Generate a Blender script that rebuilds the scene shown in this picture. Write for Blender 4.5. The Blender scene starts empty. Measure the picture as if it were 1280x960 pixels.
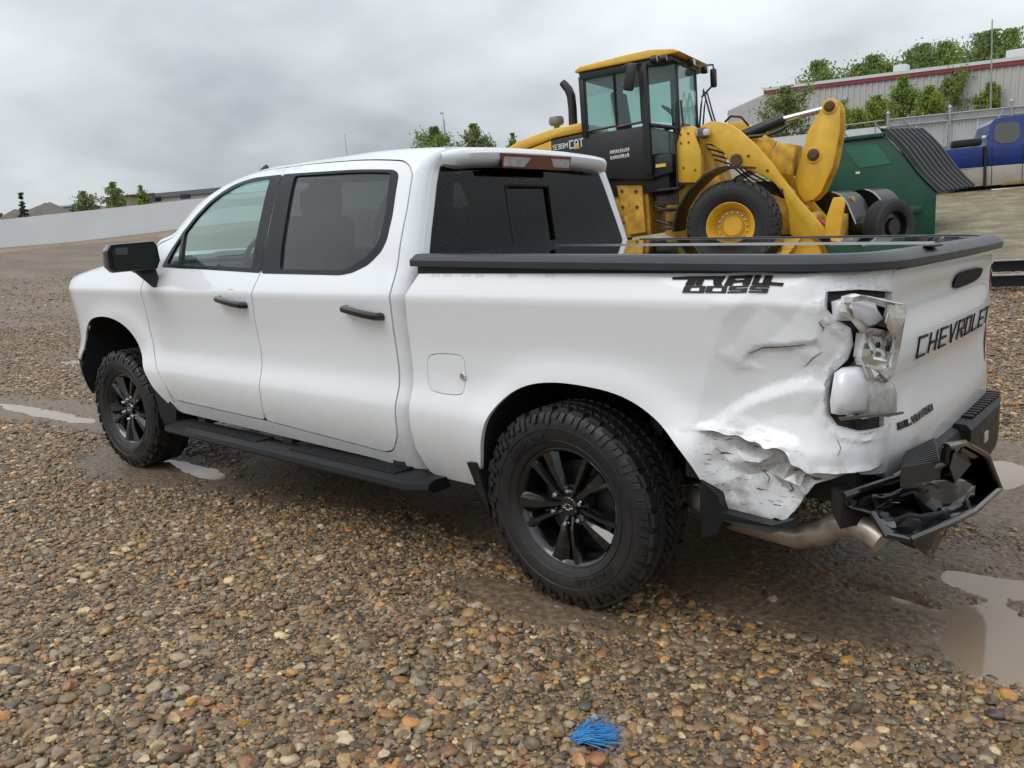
import bpy, bmesh, math, random
import numpy as np
from mathutils import Vector, Matrix, noise
from mathutils.geometry import delaunay_2d_cdt
random.seed(7)
PI = math.pi
SC = bpy.context.scene
COL = SC.collection
# ------------------------------------------------------------------ camera
CAM = Vector((1.889, -3.4165, 1.4748))
YAW, PITCH, ROLL, FPX = math.radians(-41.10), math.radians(10.45), math.radians(-2.717), 1034.4
_f = Vector((math.sin(YAW)*math.cos(PITCH), math.cos(YAW)*math.cos(PITCH), -math.sin(PITCH)))
_r = Vector((math.cos(YAW), -math.sin(YAW), 0))
_u = _r.cross(_f)
_r2 = _r*math.cos(ROLL)+_u*math.sin(ROLL)
_u2 = -_r*math.sin(ROLL)+_u*math.cos(ROLL)
cd = bpy.data.cameras.new('camera')
cam = bpy.data.objects.new('camera', cd)
COL.objects.link(cam)
cam.matrix_world = Matrix(((_r2.x, _u2.x, -_f.x, CAM.x), (_r2.y, _u2.y, -_f.y, CAM.y), (_r2.z, _u2.z, -_f.z, CAM.z), (0, 0, 0, 1)))
cd.sensor_fit = 'HORIZONTAL'
cd.sensor_width = 36
cd.lens = 36*FPX/1280
cd.clip_end = 3000
cd.clip_start = .05
SC.camera = cam
# ------------------------------------------------------------------ sky, sun, exposure
SUN_EL, SUN_AZ = math.radians(52), math.radians(200)      # soft light from behind the camera
W = bpy.data.worlds.new('World')
SC.world = W
W.use_nodes = True
nt = W.node_tree
nt.nodes.clear()
def wn(t, **k):
    n = nt.nodes.new(t)
    for a, b in k.items():
        setattr(n, a, b)
    return n
wl = nt.links.new
wo = wn('ShaderNodeOutputWorld')
bg = wn('ShaderNodeBackground')
bg.inputs['Strength'].default_value = .1
wl(bg.outputs[0], wo.inputs[0])
sky = wn('ShaderNodeTexSky', sky_type='NISHITA', sun_disc=False)
sky.sun_elevation = SUN_EL
sky.sun_rotation = SUN_AZ
tc = wn('ShaderNodeTexCoord')
sep = wn('ShaderNodeSeparateXYZ')
wl(tc.outputs['Generated'], sep.inputs[0])
zc = wn('ShaderNodeMath', operation='MAXIMUM')
wl(sep.outputs['Z'], zc.inputs[0])
zc.inputs[1].default_value = 0
za = wn('ShaderNodeMath', operation='ADD')
wl(zc.outputs[0], za.inputs[0])
za.inputs[1].default_value = .34
dx = wn('ShaderNodeMath', operation='DIVIDE')
dy = wn('ShaderNodeMath', operation='DIVIDE')
wl(sep.outputs['X'], dx.inputs[0]); wl(za.outputs[0], dx.inputs[1])
wl(sep.outputs['Y'], dy.inputs[0]); wl(za.outputs[0], dy.inputs[1])
cb = wn('ShaderNodeCombineXYZ')
wl(dx.outputs[0], cb.inputs[0]); wl(dy.outputs[0], cb.inputs[1])
def wnoise(scale, detail, rough, off):
    mp = wn('ShaderNodeMapping')
    mp.inputs['Location'].default_value = off
    wl(cb.outputs[0], mp.inputs[0])
    n = wn('ShaderNodeTexNoise')
    n.inputs['Scale'].default_value = scale
    n.inputs['Detail'].default_value = detail
    n.inputs['Roughness'].default_value = rough
    wl(mp.outputs[0], n.inputs['Vector'])
    return n
n1 = wnoise(.85, 4, .5, (3.1, .4, 0))
n2 = wnoise(2.4, 5, .55, (1.7, 5.2, 0))
add = wn('ShaderNodeMath', operation='MULTIPLY_ADD')
wl(n2.outputs[0], add.inputs[0]); add.inputs[1].default_value = .35
wl(n1.outputs[0], add.inputs[2])
ramp = wn('ShaderNodeValToRGB')
cr = ramp.color_ramp
cr.elements[0].position = .50; cr.elements[0].color = (.44, .48, .52, 1)
cr.elements[1].position = .82; cr.elements[1].color = (.88, .915, .95, 1)
e = cr.elements.new(.66); e.color = (.66, .70, .74, 1)
wl(add.outputs[0], ramp.inputs[0])
# overcast: a cloud layer is brighter overhead than towards the horizon
gr = wn('ShaderNodeMapRange')
wl(zc.outputs[0], gr.inputs[0])
gr.inputs[1].default_value = 0; gr.inputs[2].default_value = 1
gr.inputs[3].default_value = 8.6; gr.inputs[4].default_value = 19.0
mul = wn('ShaderNodeVectorMath', operation='SCALE')
wl(ramp.outputs[0], mul.inputs[0]); wl(gr.outputs[0], mul.inputs[3])
mx = wn('ShaderNodeMix', data_type='RGBA')
mx.inputs[0].default_value = .955
wl(sky.outputs[0], mx.inputs[6]); wl(mul.outputs[0], mx.inputs[7])
wl(mx.outputs[2], bg.inputs['Color'])
sl = bpy.data.lights.new('sun', 'SUN')
sl.energy = 1.1
sl.angle = math.radians(35)
sl.color = (1, .97, .93)
so = bpy.data.objects.new('sun', sl)
COL.objects.link(so)
_sd = Vector((math.sin(SUN_AZ)*math.cos(SUN_EL), math.cos(SUN_AZ)*math.cos(SUN_EL), math.sin(SUN_EL)))
so.rotation_euler = _sd.to_track_quat('Z', 'Y').to_euler()
SC.view_settings.view_transform = 'Standard'
SC.view_settings.look = 'None'
SC.view_settings.exposure = 0
SC.view_settings.gamma = 1
SC.view_settings.use_curve_mapping = False
SC.cycles.max_bounces = 6
SC.cycles.diffuse_bounces = 3
SC.cycles.glossy_bounces = 3
SC.cycles.adaptive_threshold = .02
SC.cycles.transparent_max_bounces = 16
SC.cycles.use_denoising = True
SC.cycles.caustics_reflective = False
SC.cycles.caustics_refractive = False
# ------------------------------------------------------------------ materials
MATS = {}
def M(name, col, rough=.5, metal=0., coat=0., var=0., vs=6., bump=0., bs=60., spec=.5, dirt=0., dcol=(.16, .12, .085), dz=(0., .8), wear=False, cr=.06):
    """procedural principled: tone variation, fine bump, mud splash low down, optional wear attribute"""
    if name in MATS:
        return MATS[name]
    m = bpy.data.materials.new(name)
    m.use_nodes = True
    t = m.node_tree
    b = t.nodes['Principled BSDF']
    N = t.nodes.new
    L = t.links.new
    b.inputs['Base Color'].default_value = (*col, 1)
    b.inputs['Roughness'].default_value = rough
    b.inputs['Metallic'].default_value = metal
    b.inputs['Coat Weight'].default_value = coat
    b.inputs['Coat Roughness'].default_value = cr
    b.inputs['Specular IOR Level'].default_value = spec
    co = N('ShaderNodeTexCoord')
    cur = None
    if var > 0:
        n = N('ShaderNodeTexNoise')
        n.inputs['Scale'].default_value = vs
        n.inputs['Detail'].default_value = 6
        L(co.outputs['Object'], n.inputs['Vector'])
        mr = N('ShaderNodeMapRange')
        mr.inputs[1].default_value = .3; mr.inputs[2].default_value = .7
        mr.inputs[3].default_value = 1-var; mr.inputs[4].default_value = 1+var
        L(n.outputs[0], mr.inputs[0])
        s = N('ShaderNodeVectorMath'); s.operation = 'SCALE'
        s.inputs[0].default_value = col
        L(mr.outputs[0], s.inputs[3])
        cur = s.outputs[0]
        rr = N('ShaderNodeMapRange')
        rr.inputs[1].default_value = .3; rr.inputs[2].default_value = .7
        rr.inputs[3].default_value = max(0.02, rough-var*.5); rr.inputs[4].default_value = min(1, rough+var*.5)
        L(n.outputs[0], rr.inputs[0])
        L(rr.outputs[0], b.inputs['Roughness'])
    def mixin(fac, c2):
        nonlocal cur
        x = N('ShaderNodeMix'); x.data_type = 'RGBA'
        if cur is None:
            x.inputs[6].default_value = (*col, 1)
        else:
            L(cur, x.inputs[6])
        x.inputs[7].default_value = (*c2, 1)
        L(fac, x.inputs[0])
        cur = x.outputs[2]
    if dirt > 0:
        geo = N('ShaderNodeNewGeometry')
        sp = N('ShaderNodeSeparateXYZ')
        L(geo.outputs['Position'], sp.inputs[0])
        mr = N('ShaderNodeMapRange')
        mr.inputs[1].default_value = dz[1]; mr.inputs[2].default_value = dz[0]
        L(sp.outputs['Z'], mr.inputs[0])
        n = N('ShaderNodeTexNoise')
        n.inputs['Scale'].default_value = 14; n.inputs['Detail'].default_value = 8; n.inputs['Roughness'].default_value = .7
        L(geo.outputs['Position'], n.inputs['Vector'])
        mm = N('ShaderNodeMath'); mm.operation = 'MULTIPLY'
        L(mr.outputs[0], mm.inputs[0]); L(n.outputs[0], mm.inputs[1])
        m2 = N('ShaderNodeMath'); m2.operation = 'MULTIPLY'; m2.use_clamp = True
        L(mm.outputs[0], m2.inputs[0]); m2.inputs[1].default_value = dirt
        mixin(m2.outputs[0], dcol)
    if wear:
        at = N('ShaderNodeAttribute'); at.attribute_name = 'wear'
        # grime and scratches grow only inside the worn patch stored on the mesh
        n = N('ShaderNodeTexNoise')
        n.inputs['Scale'].default_value = 9; n.inputs['Detail'].default_value = 9; n.inputs['Roughness'].default_value = .68
        L(co.outputs['Object'], n.inputs['Vector'])
        r = N('ShaderNodeMapRange'); r.inputs[1].default_value = .44; r.inputs[2].default_value = .62
        L(n.outputs[0], r.inputs[0])
        q = N('ShaderNodeMath'); q.operation = 'MULTIPLY'; q.use_clamp = True
        L(r.outputs[0], q.inputs[0]); L(at.outputs['Fac'], q.inputs[1])
        q1 = N('ShaderNodeMath'); q1.operation = 'MULTIPLY'
        L(q.outputs[0], q1.inputs[0]); q1.inputs[1].default_value = .75
        mixin(q1.outputs[0], (.27, .25, .22))
        mp = N('ShaderNodeMapping'); mp.inputs['Rotation'].default_value = (0, .5, 0); mp.inputs['Scale'].default_value = (1.2, 1, 5)
        L(co.outputs['Object'], mp.inputs[0])
        n = N('ShaderNodeTexNoise')
        n.inputs['Scale'].default_value = 13; n.inputs['Detail'].default_value = 6; n.inputs['Roughness'].default_value = .75
        L(mp.outputs[0], n.inputs['Vector'])
        r = N('ShaderNodeMapRange'); r.inputs[1].default_value = .585; r.inputs[2].default_value = .625
        L(n.outputs[0], r.inputs[0])
        q = N('ShaderNodeMath'); q.operation = 'MULTIPLY'; q.use_clamp = True
        L(r.outputs[0], q.inputs[0]); L(at.outputs['Fac'], q.inputs[1])
        mixin(q.outputs[0], (.05, .047, .045))
    if cur is not None:
        L(cur, b.inputs['Base Color'])
    if bump > 0:
        n = N('ShaderNodeTexNoise')
        n.inputs['Scale'].default_value = bs; n.inputs['Detail'].default_value = 5
        L(co.outputs['Object'], n.inputs['Vector'])
        bp = N('ShaderNodeBump'); bp.inputs['Strength'].default_value = bump; bp.inputs['Distance'].default_value = .01
        L(n.outputs[0], bp.inputs['Height'])
        L(bp.outputs[0], b.inputs['Normal'])
    MATS[name] = m
    return m
def GLASS(name, tint, rough=.0, refl=1.0, drops=True, film=.0):
    """thin pane: tinted see-through plus a mirror reflection by angle, with rain specks"""
    if name in MATS:
        return MATS[name]
    m = bpy.data.materials.new(name)
    m.use_nodes = True
    t = m.node_tree
    t.nodes.clear()
    N = t.nodes.new; L = t.links.new
    o = N('ShaderNodeOutputMaterial')
    tr = N('ShaderNodeBsdfTransparent'); tr.inputs[0].default_value = (*tint, 1)
    gl = N('ShaderNodeBsdfGlossy'); gl.inputs[0].default_value = (refl, refl, refl, 1); gl.inputs[1].default_value = rough
    fr = N('ShaderNodeFresnel')
    ge = N('ShaderNodeNewGeometry')
    io = N('ShaderNodeMapRange'); io.inputs[3].default_value = 1.52; io.inputs[4].default_value = 1/1.52   # thin pane: same from both sides
    L(ge.outputs['Backfacing'], io.inputs[0]); L(io.outputs[0], fr.inputs[0])
    mxs = N('ShaderNodeMixShader')
    L(fr.outputs[0], mxs.inputs[0]); L(tr.outputs[0], mxs.inputs[1]); L(gl.outputs[0], mxs.inputs[2])
    last = mxs
    if film:
        # thin wet film: a little of the sky scattered by the pane
        fd_ = N('ShaderNodeBsdfDiffuse'); fd_.inputs[0].default_value = (.55, .60, .64, 1)
        mf_ = N('ShaderNodeMixShader'); mf_.inputs[0].default_value = film
        L(mxs.outputs[0], mf_.inputs[1]); L(fd_.outputs[0], mf_.inputs[2])
        mxs = last = mf_
    if drops:
        co = N('ShaderNodeTexCoord')
        v = N('ShaderNodeTexVoronoi'); v.inputs['Scale'].default_value = 75
        L(co.outputs['Object'], v.inputs['Vector'])
        n = N('ShaderNodeTexNoise'); n.inputs['Scale'].default_value = 3.5
        L(co.outputs['Object'], n.inputs['Vector'])
        th = N('ShaderNodeMath'); th.operation = 'MULTIPLY'; th.inputs[1].default_value = .36
        L(n.outputs[0], th.inputs[0])
        lt = N('ShaderNodeMath'); lt.operation = 'LESS_THAN'
        L(v.outputs['Distance'], lt.inputs[0]); L(th.outputs[0], lt.inputs[1])
        df = N('ShaderNodeBsdfDiffuse'); df.inputs[0].default_value = (.25, .27, .28, 1)
        f2 = N('ShaderNodeMath'); f2.operation = 'MULTIPLY'; f2.inputs[1].default_value = .16
        L(lt.outputs[0], f2.inputs[0])
        m2 = N('ShaderNodeMixShader')
        L(f2.outputs[0], m2.inputs[0]); L(mxs.outputs[0], m2.inputs[1]); L(df.outputs[0], m2.inputs[2])
        last = m2
    L(last.outputs[0], o.inputs[0])
    MATS[name] = m
    return m
# ------------------------------------------------------------------ mesh helpers
def link(name, me, mat, parent=None, smooth=True, sharp=40):
    if mat is not None:
        me.materials.append(mat)
    if smooth:
        me.polygons.foreach_set('use_smooth', [True]*len(me.polygons))
        if sharp:
            me.set_sharp_from_angle(angle=math.radians(sharp))
    o = bpy.data.objects.new(name, me)
    COL.objects.link(o)
    if parent is not None:
        o.parent = parent
    return o
def tag(o, label=None, cat=None, group=None, kind=None):
    if label: o['label'] = label
    if cat: o['category'] = cat
    if group: o['group'] = group
    if kind: o['kind'] = kind
    return o
def empty(name, label, cat, loc=(0, 0, 0), rot=None, group=None):
    o = bpy.data.objects.new(name, None)
    COL.objects.link(o)
    o.location = loc
    if rot is not None:
        o.rotation_euler = rot
    o.empty_display_size = .2
    return tag(o, label, cat, group)
def copy_tree(o, parent=None):
    c = o.copy()
    COL.objects.link(c)
    c.parent = parent
    for ch in list(o.children):
        copy_tree(ch, c)
    return c
class MB:
    """collects shapes; build() links them as one mesh object"""
    def __init__(s):
        s.v = []; s.f = []
    def add(s, vs, fs):
        k = len(s.v)
        s.v += [tuple(p) for p in vs]
        s.f += [tuple(i+k for i in f) for f in fs]
        return s
    def box(s, c, d, rot=None, bev=0):
        x, y, z = d[0]/2, d[1]/2, d[2]/2
        if bev <= 0:
            vs = [Vector((i*x, j*y, k*z)) for i in (-1, 1) for j in (-1, 1) for k in (-1, 1)]
            fs = [(0, 1, 3, 2), (4, 6, 7, 5), (0, 4, 5, 1), (2, 3, 7, 6), (0, 2, 6, 4), (1, 5, 7, 3)]
        else:
            bm = bmesh.new()
            bmesh.ops.create_cube(bm, size=1)
            for v in bm.verts:
                v.co = Vector((v.co.x*d[0], v.co.y*d[1], v.co.z*d[2]))
            bmesh.ops.bevel(bm, geom=bm.edges[:], offset=bev, segments=2, profile=.5, affect='EDGES')
            bm.verts.index_update()
            vs = [v.co.copy() for v in bm.verts]
            fs = [[v.index for v in f.verts] for f in bm.faces]
            bm.free()
        R = rot.to_3x3() if rot is not None else None
        c = Vector(c)
        return s.add([(R @ p if R else p)+c for p in vs], fs)
    def tube(s, pts, r, n=8, cap=True):
        pts = [Vector(p) for p in pts]
        m = len(pts)
        rs = r if isinstance(r, (list, tuple)) else [r]*m
        vs = []; fs = []
        prev = None
        for i, p in enumerate(pts):
            d = (pts[min(i+1, m-1)]-pts[max(i-1, 0)]).normalized()
            if prev is None:
                a = d.cross(Vector((0, 0, 1)))
                if a.length < .05: a = d.cross(Vector((1, 0, 0)))
                a.normalize()
            else:
                a = (prev-d*prev.dot(d)).normalized()
            prev = a
            b = d.cross(a)
            for k in range(n):
                t = 2*PI*k/n
                vs.append(p+(a*math.cos(t)+b*math.sin(t))*rs[i])
        for i in range(m-1):
            for k in range(n):
                fs.append((i*n+k, i*n+(k+1) % n, (i+1)*n+(k+1) % n, (i+1)*n+k))
        if cap:
            fs.append(tuple(range(n-1, -1, -1)))
            fs.append(tuple((m-1)*n+k for k in range(n)))
        return s.add(vs, fs)
    def lathe(s, prof, n=48, axis='y', c=(0, 0, 0), closed=False):
        """prof: (radius, along axis)"""
        vs = []; fs = []
        m = len(prof)
        c = Vector(c)
        for r, h in prof:
            for k in range(n):
                t = 2*PI*k/n
                if axis == 'y': p = Vector((r*math.cos(t), h, r*math.sin(t)))
                elif axis == 'x': p = Vector((h, r*math.cos(t), r*math.sin(t)))
                else: p = Vector((r*math.cos(t), r*math.sin(t), h))
                vs.append(p+c)
        rng = m if closed else m-1
        for i in range(rng):
            j = (i+1) % m
            for k in range(n):
                fs.append((i*n+k, i*n+(k+1) % n, j*n+(k+1) % n, j*n+k))
        return s.add(vs, fs)
    def prism(s, poly, d, mapf=None):
        """poly: list of 3D points (planar-ish); d: extrusion vector"""
        d = Vector(d)
        a = [Vector(p) for p in poly]
        n = len(a)
        vs = a+[p+d for p in a]
        fs = [tuple(range(n)), tuple(range(2*n-1, n-1, -1))]+[(i, i+n, (i+1) % n+n, (i+1) % n) for i in range(n)]
        return s.add(vs, fs)
    def build(s, name, mat, parent=None, smooth=True, sharp=35, fix=True):
        me = bpy.data.meshes.new(name)
        me.from_pydata(s.v, [], s.f)
        if fix:
            bm = bmesh.new(); bm.from_mesh(me)
            bmesh.ops.recalc_face_normals(bm, faces=bm.faces[:])
            bm.to_mesh(me); bm.free()
        me.update()
        return link(name, me, mat, parent, smooth, sharp)
def chaikin(p, it=2, closed=True):
    for _ in range(it):
        q = []
        n = len(p)
        for i in range(n if closed else n-1):
            a, b = p[i], p[(i+1) % n]
            q += [(a[0]*.75+b[0]*.25, a[1]*.75+b[1]*.25), (a[0]*.25+b[0]*.75, a[1]*.25+b[1]*.75)]
        if not closed: q = [p[0]]+q+[p[-1]]
        p = q
    return p
def resample(p, sp, closed=True):
    q = []
    n = len(p)
    for i in range(n if closed else n-1):
        a, b = p[i], p[(i+1) % n]
        d = math.hypot(b[0]-a[0], b[1]-a[1])
        k = max(1, int(math.ceil(d/sp)))
        for j in range(k):
            q.append((a[0]+(b[0]-a[0])*j/k, a[1]+(b[1]-a[1])*j/k))
    if not closed: q.append(p[-1])
    return q
def area2(p):
    return sum(p[i][0]*p[(i+1) % len(p)][1]-p[(i+1) % len(p)][0]*p[i][1] for i in range(len(p)))
def offset(p, d):
    """shrink (d>0) a closed 2D polygon"""
    if area2(p) < 0: p = p[::-1]
    q = []
    n = len(p)
    for i in range(n):
        a, b, c = p[i-1], p[i], p[(i+1) % n]
        e1 = (b[0]-a[0], b[1]-a[1]); e2 = (c[0]-b[0], c[1]-b[1])
        l1 = math.hypot(*e1) or 1; l2 = math.hypot(*e2) or 1
        nx = -e1[1]/l1-e2[1]/l2; ny = e1[0]/l1+e2[0]/l2
        l = math.hypot(nx, ny) or 1
        q.append((b[0]+nx/l*d, b[1]+ny/l*d))
    return q
def inside(P, poly):
    x, y = P[:, 0], P[:, 1]
    r = np.zeros(len(P), bool)
    n = len(poly)
    for i in range(n):
        x1, y1 = poly[i]; x2, y2 = poly[(i+1) % n]
        if y1 == y2: continue
        c = ((y1 > y) != (y2 > y)) & (x < (x2-x1)*(y-y1)/(y2-y1)+x1)
        r ^= c
    return r
def pdist(P, poly, closed=True):
    P = np.asarray(P, float)
    best = np.full(len(P), 1e9)
    n = len(poly)
    for i in range(n if closed else n-1):
        a = np.array(poly[i], float); b = np.array(poly[(i+1) % n], float)
        d = b-a
        t = np.clip(((P-a)@d)/max(1e-12, d@d), 0, 1)
        best = np.minimum(best, np.hypot(*(P-a-t[:, None]*d).T))
    return best
def panel(name, outline, mapf, mat, parent=None, holes=(), sp=.05, fine=(), inward=(0, .02, 0), mirror=False, edge=None, attr=None, sharp=38, lines=()):
    """sheet cut to a 2D outline, laid on a curved surface by mapf, with folded-in edges"""
    o = list(outline)
    if area2(o) < 0: o = o[::-1]
    o = resample(o, edge or sp)
    hs = []
    for h in holes:
        h = list(h)
        if area2(h) > 0: h = h[::-1]
        hs.append(resample(h, edge or sp))
    A = np.array(o)
    def grid(x0, x1, y0, y1, s):
        ys = np.arange(y0+s*.5, y1, s*.866)
        out = []
        for i, y in enumerate(ys):
            xs = np.arange(x0+s*(.5 if i % 2 else .25), x1, s)
            out.append(np.c_[xs, np.full(len(xs), y)])
        return np.concatenate(out) if out else np.zeros((0, 2))
    G = grid(*(A[:, 0].min(), A[:, 0].max(), A[:, 1].min(), A[:, 1].max()), sp)
    lim = np.full(len(G), sp*.45)
    for (x0, x1, y0, y1, s) in fine:
        k = (G[:, 0] > x0) & (G[:, 0] < x1) & (G[:, 1] > y0) & (G[:, 1] < y1)
        g2 = grid(x0, x1, y0, y1, s)
        G = np.concatenate([G[~k], g2]); lim = np.concatenate([lim[~k], np.full(len(g2), s*.45)])
    ok = inside(G, o)
    for h in hs: ok &= ~inside(G, h)
    G = G[ok]; lim = lim[ok]
    d = pdist(G, o)
    for h in hs: d = np.minimum(d, pdist(G, h))
    G = G[d > lim]
    pts = [Vector(p) for p in o]
    edges = [(i, (i+1) % len(o)) for i in range(len(o))]
    for h in hs:
        k = len(pts)
        pts += [Vector(p) for p in h]
        edges += [(k+i, k+(i+1) % len(h)) for i in range(len(h))]
    for ln, lsp in lines:
        q = np.array(resample(ln, lsp, False))
        ok = inside(q, o)
        for h in hs: ok &= ~inside(q, h)
        d = pdist(q, o)
        for h in hs: d = np.minimum(d, pdist(q, h))
        ok &= d > .003
        q = q[ok]
        if len(q) == 0: continue
        G = G[pdist(G, [tuple(p) for p in q], False) > lsp*.45]
        k = len(pts)
        pts += [Vector((float(p[0]), float(p[1]))) for p in q]
        edges += [(k+i, k+i+1) for i in range(len(q)-1) if math.hypot(*(q[i+1]-q[i])) < lsp*1.6]
    pts += [Vector((float(p[0]), float(p[1]))) for p in G]
    vs, es, fs, ov, oe, of = delaunay_2d_cdt(pts, edges, [], 0, 1e-6)
    V = np.array([(p.x, p.y) for p in vs])
    F = np.array([f for f in fs if len(f) == 3])
    cen = V[F].mean(1)
    ok = inside(cen, o)
    for h in hs: ok &= ~inside(cen, h)
    F = F[ok]
    e1 = V[F[:, 1]]-V[F[:, 0]]; e2 = V[F[:, 2]]-V[F[:, 0]]
    cr = e1[:, 0]*e2[:, 1]-e1[:, 1]*e2[:, 0]
    F = F[np.abs(cr) > 1e-10]; cr = cr[np.abs(cr) > 1e-10]
    F[cr < 0] = F[cr < 0][:, ::-1]
    W3 = [Vector(mapf(float(p[0]), float(p[1]))) for p in V]
    cnt = {}
    for f in F:
        for a, b in ((f[0], f[1]), (f[1], f[2]), (f[2], f[0])):
            cnt[(int(a), int(b))] = 1
    bd = [(a, b) for (a, b) in cnt if (b, a) not in cnt]
    iw = Vector(inward)
    faces = [tuple(int(i) for i in f) for f in F]
    base = len(W3)
    used = {}
    for a, b in bd:
        for q in (a, b):
            if q not in used:
                used[q] = len(W3)
                W3.append(W3[q]+iw)
    for a, b in bd:
        faces.append((b, a, used[a], used[b]))
    if mirror:
        W3 = [Vector((p.x, -p.y, p.z)) for p in W3]
        faces = [f[::-1] for f in faces]
    me = bpy.data.meshes.new(name)
    me.from_pydata(W3, [], faces)
    me.update()
    if attr:
        at = me.attributes.new('wear', 'FLOAT', 'POINT')
        vals = [attr(float(p[0]), float(p[1])) for p in V]+[0]*(len(W3)-base)
        at.data.foreach_set('value', vals)
    return link(name, me, mat, parent, True, sharp)
# squared stroke lettering
STROKES = {
 'A': [[(0, 0), (0, .7), (.3, 1), (.7, 1), (1, .7), (1, 0)], [(0, .42), (1, .42)]], 'B': [[(0, 0), (0, 1), (.85, 1), (.9, .55), (0, .52)], [(.9, .5), (1, .05), (0, 0)]],
 'C': [[(1, 1), (0, 1), (0, 0), (1, 0)]], 'D': [[(0, 0), (0, 1), (.75, 1), (1, .75), (1, .25), (.75, 0), (0, 0)]], 'E': [[(1, 1), (0, 1), (0, 0), (1, 0)], [(0, .5), (.85, .5)]],
 'G': [[(1, 1), (0, 1), (0, 0), (1, 0), (1, .5), (.5, .5)]], 'H': [[(0, 0), (0, 1)], [(1, 0), (1, 1)], [(0, .5), (1, .5)]], 'I': [[(.5, 0), (.5, 1)]],
 'L': [[(0, 1), (0, 0), (1, 0)]], 'M': [[(0, 0), (0, 1), (.5, .4), (1, 1), (1, 0)]], 'N': [[(0, 0), (0, 1), (1, 0), (1, 1)]], 'O': [[(0, 0), (0, 1), (1, 1), (1, 0), (0, 0)]],
 'R': [[(0, 0), (0, 1), (1, 1), (1, .5), (0, .5)], [(.45, .5), (1, 0)]], 'S': [[(1, 1), (0, 1), (0, .52), (1, .48), (1, 0), (0, 0)]], 'T': [[(0, 1), (1, 1)], [(.5, 1), (.5, 0)]],
 'V': [[(0, 1), (.5, 0), (1, 1)]], 'W': [[(0, 1), (.25, 0), (.5, .7), (.75, 0), (1, 1)]], 'Y': [[(0, 1), (.5, .5), (1, 1)], [(.5, .5), (.5, 0)]],
 '3': [[(0, 1), (1, 1), (1, 0), (0, 0)], [(.3, .5), (1, .5)]], '8': [[(0, 0), (0, 1), (1, 1), (1, 0), (0, 0)], [(0, .5), (1, .5)]], '9': [[(0, 0), (1, 0), (1, 1), (0, 1), (0, .5), (1, .5)]],
 '2': [[(0, 1), (1, 1), (1, .5), (0, .5), (0, 0), (1, 0)]], '0': [[(0, 0), (0, 1), (1, 1), (1, 0), (0, 0)]], 'P': [[(0, 0), (0, 1), (1, 1), (1, .5), (0, .5)]], 'U': [[(0, 1), (0, 0), (1, 0), (1, 1)]]}
def lettering(mb, txt, org, wch, hch, gap, sw, mapf, d, slant=0.):
    """strokes as thin prisms: mapf(u, v) -> 3D point on the carrier, d = outward thickness vector"""
    u0, v0 = org
    d = Vector(d)
    k = 0
    for ch in txt:
        if ch == ' ':
            u0 += wch*.6; continue
        w = wch*(.25 if ch == 'I' else 1)
        for line in STROKES[ch]:
            for (a, b) in zip(line[:-1], line[1:]):
                p = Vector((u0+a[0]*w+slant*a[1]*hch, v0+a[1]*hch)); q = Vector((u0+b[0]*w+slant*b[1]*hch, v0+b[1]*hch))
                t = (q-p).normalized()*sw*.5
                n = Vector((-t.y, t.x))
                pl = [p-t-n, q+t-n, q+t+n, p-t+n]
                k += 1
                dd = d*(1+.02*(k % 5))
                mb.prism([Vector(mapf(x.x, x.y)) for x in pl], dd)
        u0 += w+gap
    return u0
# ================================================================== GROUND
def _hash(ix, iy, s):
    n = (ix.astype(np.int64)*374761393+iy.astype(np.int64)*668265263+s*974711) & 0xffffffff
    n = ((n ^ (n >> 13))*1274126177) & 0xffffffff
    return ((n ^ (n >> 16)) & 0xffff)/65535.
def vnoise(x, y, s=0):
    x = np.asarray(x, float); y = np.asarray(y, float)
    ix = np.floor(x); iy = np.floor(y)
    fx = x-ix; fy = y-iy
    fx = fx*fx*(3-2*fx); fy = fy*fy*(3-2*fy)
    a = _hash(ix, iy, s); b = _hash(ix+1, iy, s); c = _hash(ix, iy+1, s); d = _hash(ix+1, iy+1, s)
    return (a*(1-fx)+b*fx)*(1-fy)+(c*(1-fx)+d*fx)*fy
def fnoise(x, y, s=0, o=4):
    r = 0; a = .5
    for k in range(o):
        r = r+a*vnoise(np.asarray(x)*2**k, np.asarray(y)*2**k, s+k); a *= .5
    return r/(1-.5**o)
# hollows that hold rain water: centre, radii, turn, depth
PUDDLES = [(1.42, -.34, .22, .34, .35, .045), (1.30, .18, .24, .13, .2, .035), (1.05, -.20, .26, .055, -.12, .026), (1.0, 1.85, .16, .38, .15, .06), (-6.7, -.55, 1.25, .12, .06, .035), (-3.35, -.75, .5, .10, -.05, .026), (-9.5, 1.2, 1.5, .3, .3, .03)]
MUD = [(.62, -.42, .62, .34, .10), (.95, -.45, .5, .25, .1), (-.05, -1.02, .42, .16, .1), (1.2, .1, .5, .55, 0), (.9, 1.7, .9, .9, 0), (-3.6, -.85, 1.0, .35, 0), (-6.5, -.5, 1.9, .42, .06), (-1.5, 0, 3.5, .75, 0)]
WATER_Z = -.013
def ell(x, y, c):
    dx, dy = x-c[0], y-c[1]
    ca, sa = math.cos(c[4]), math.sin(c[4])
    return np.sqrt(((dx*ca+dy*sa)/c[2])**2+((-dx*sa+dy*ca)/c[3])**2)
def softr(t, w):
    t = np.maximum(t, 0)
    return np.where(t < w, t*t/(2*w), t-w/2)
def terrain(x, y):
    x = np.asarray(x, float); y = np.asarray(y, float)
    z = .11*softr(y-1.2, 2.5)-.08*softr(y-42, 20)+.03*softr(-x-6, 6)-.02*softr(-x-60, 40)+.02*np.exp(-((x+5)**2/16+(y-9.1)**2/9))
    z = z+.02*(fnoise(x*.35+7, y*.35, 11)-.5)*np.clip(np.hypot(x+2, y)/6, .25, 2.5)
    return z
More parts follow.
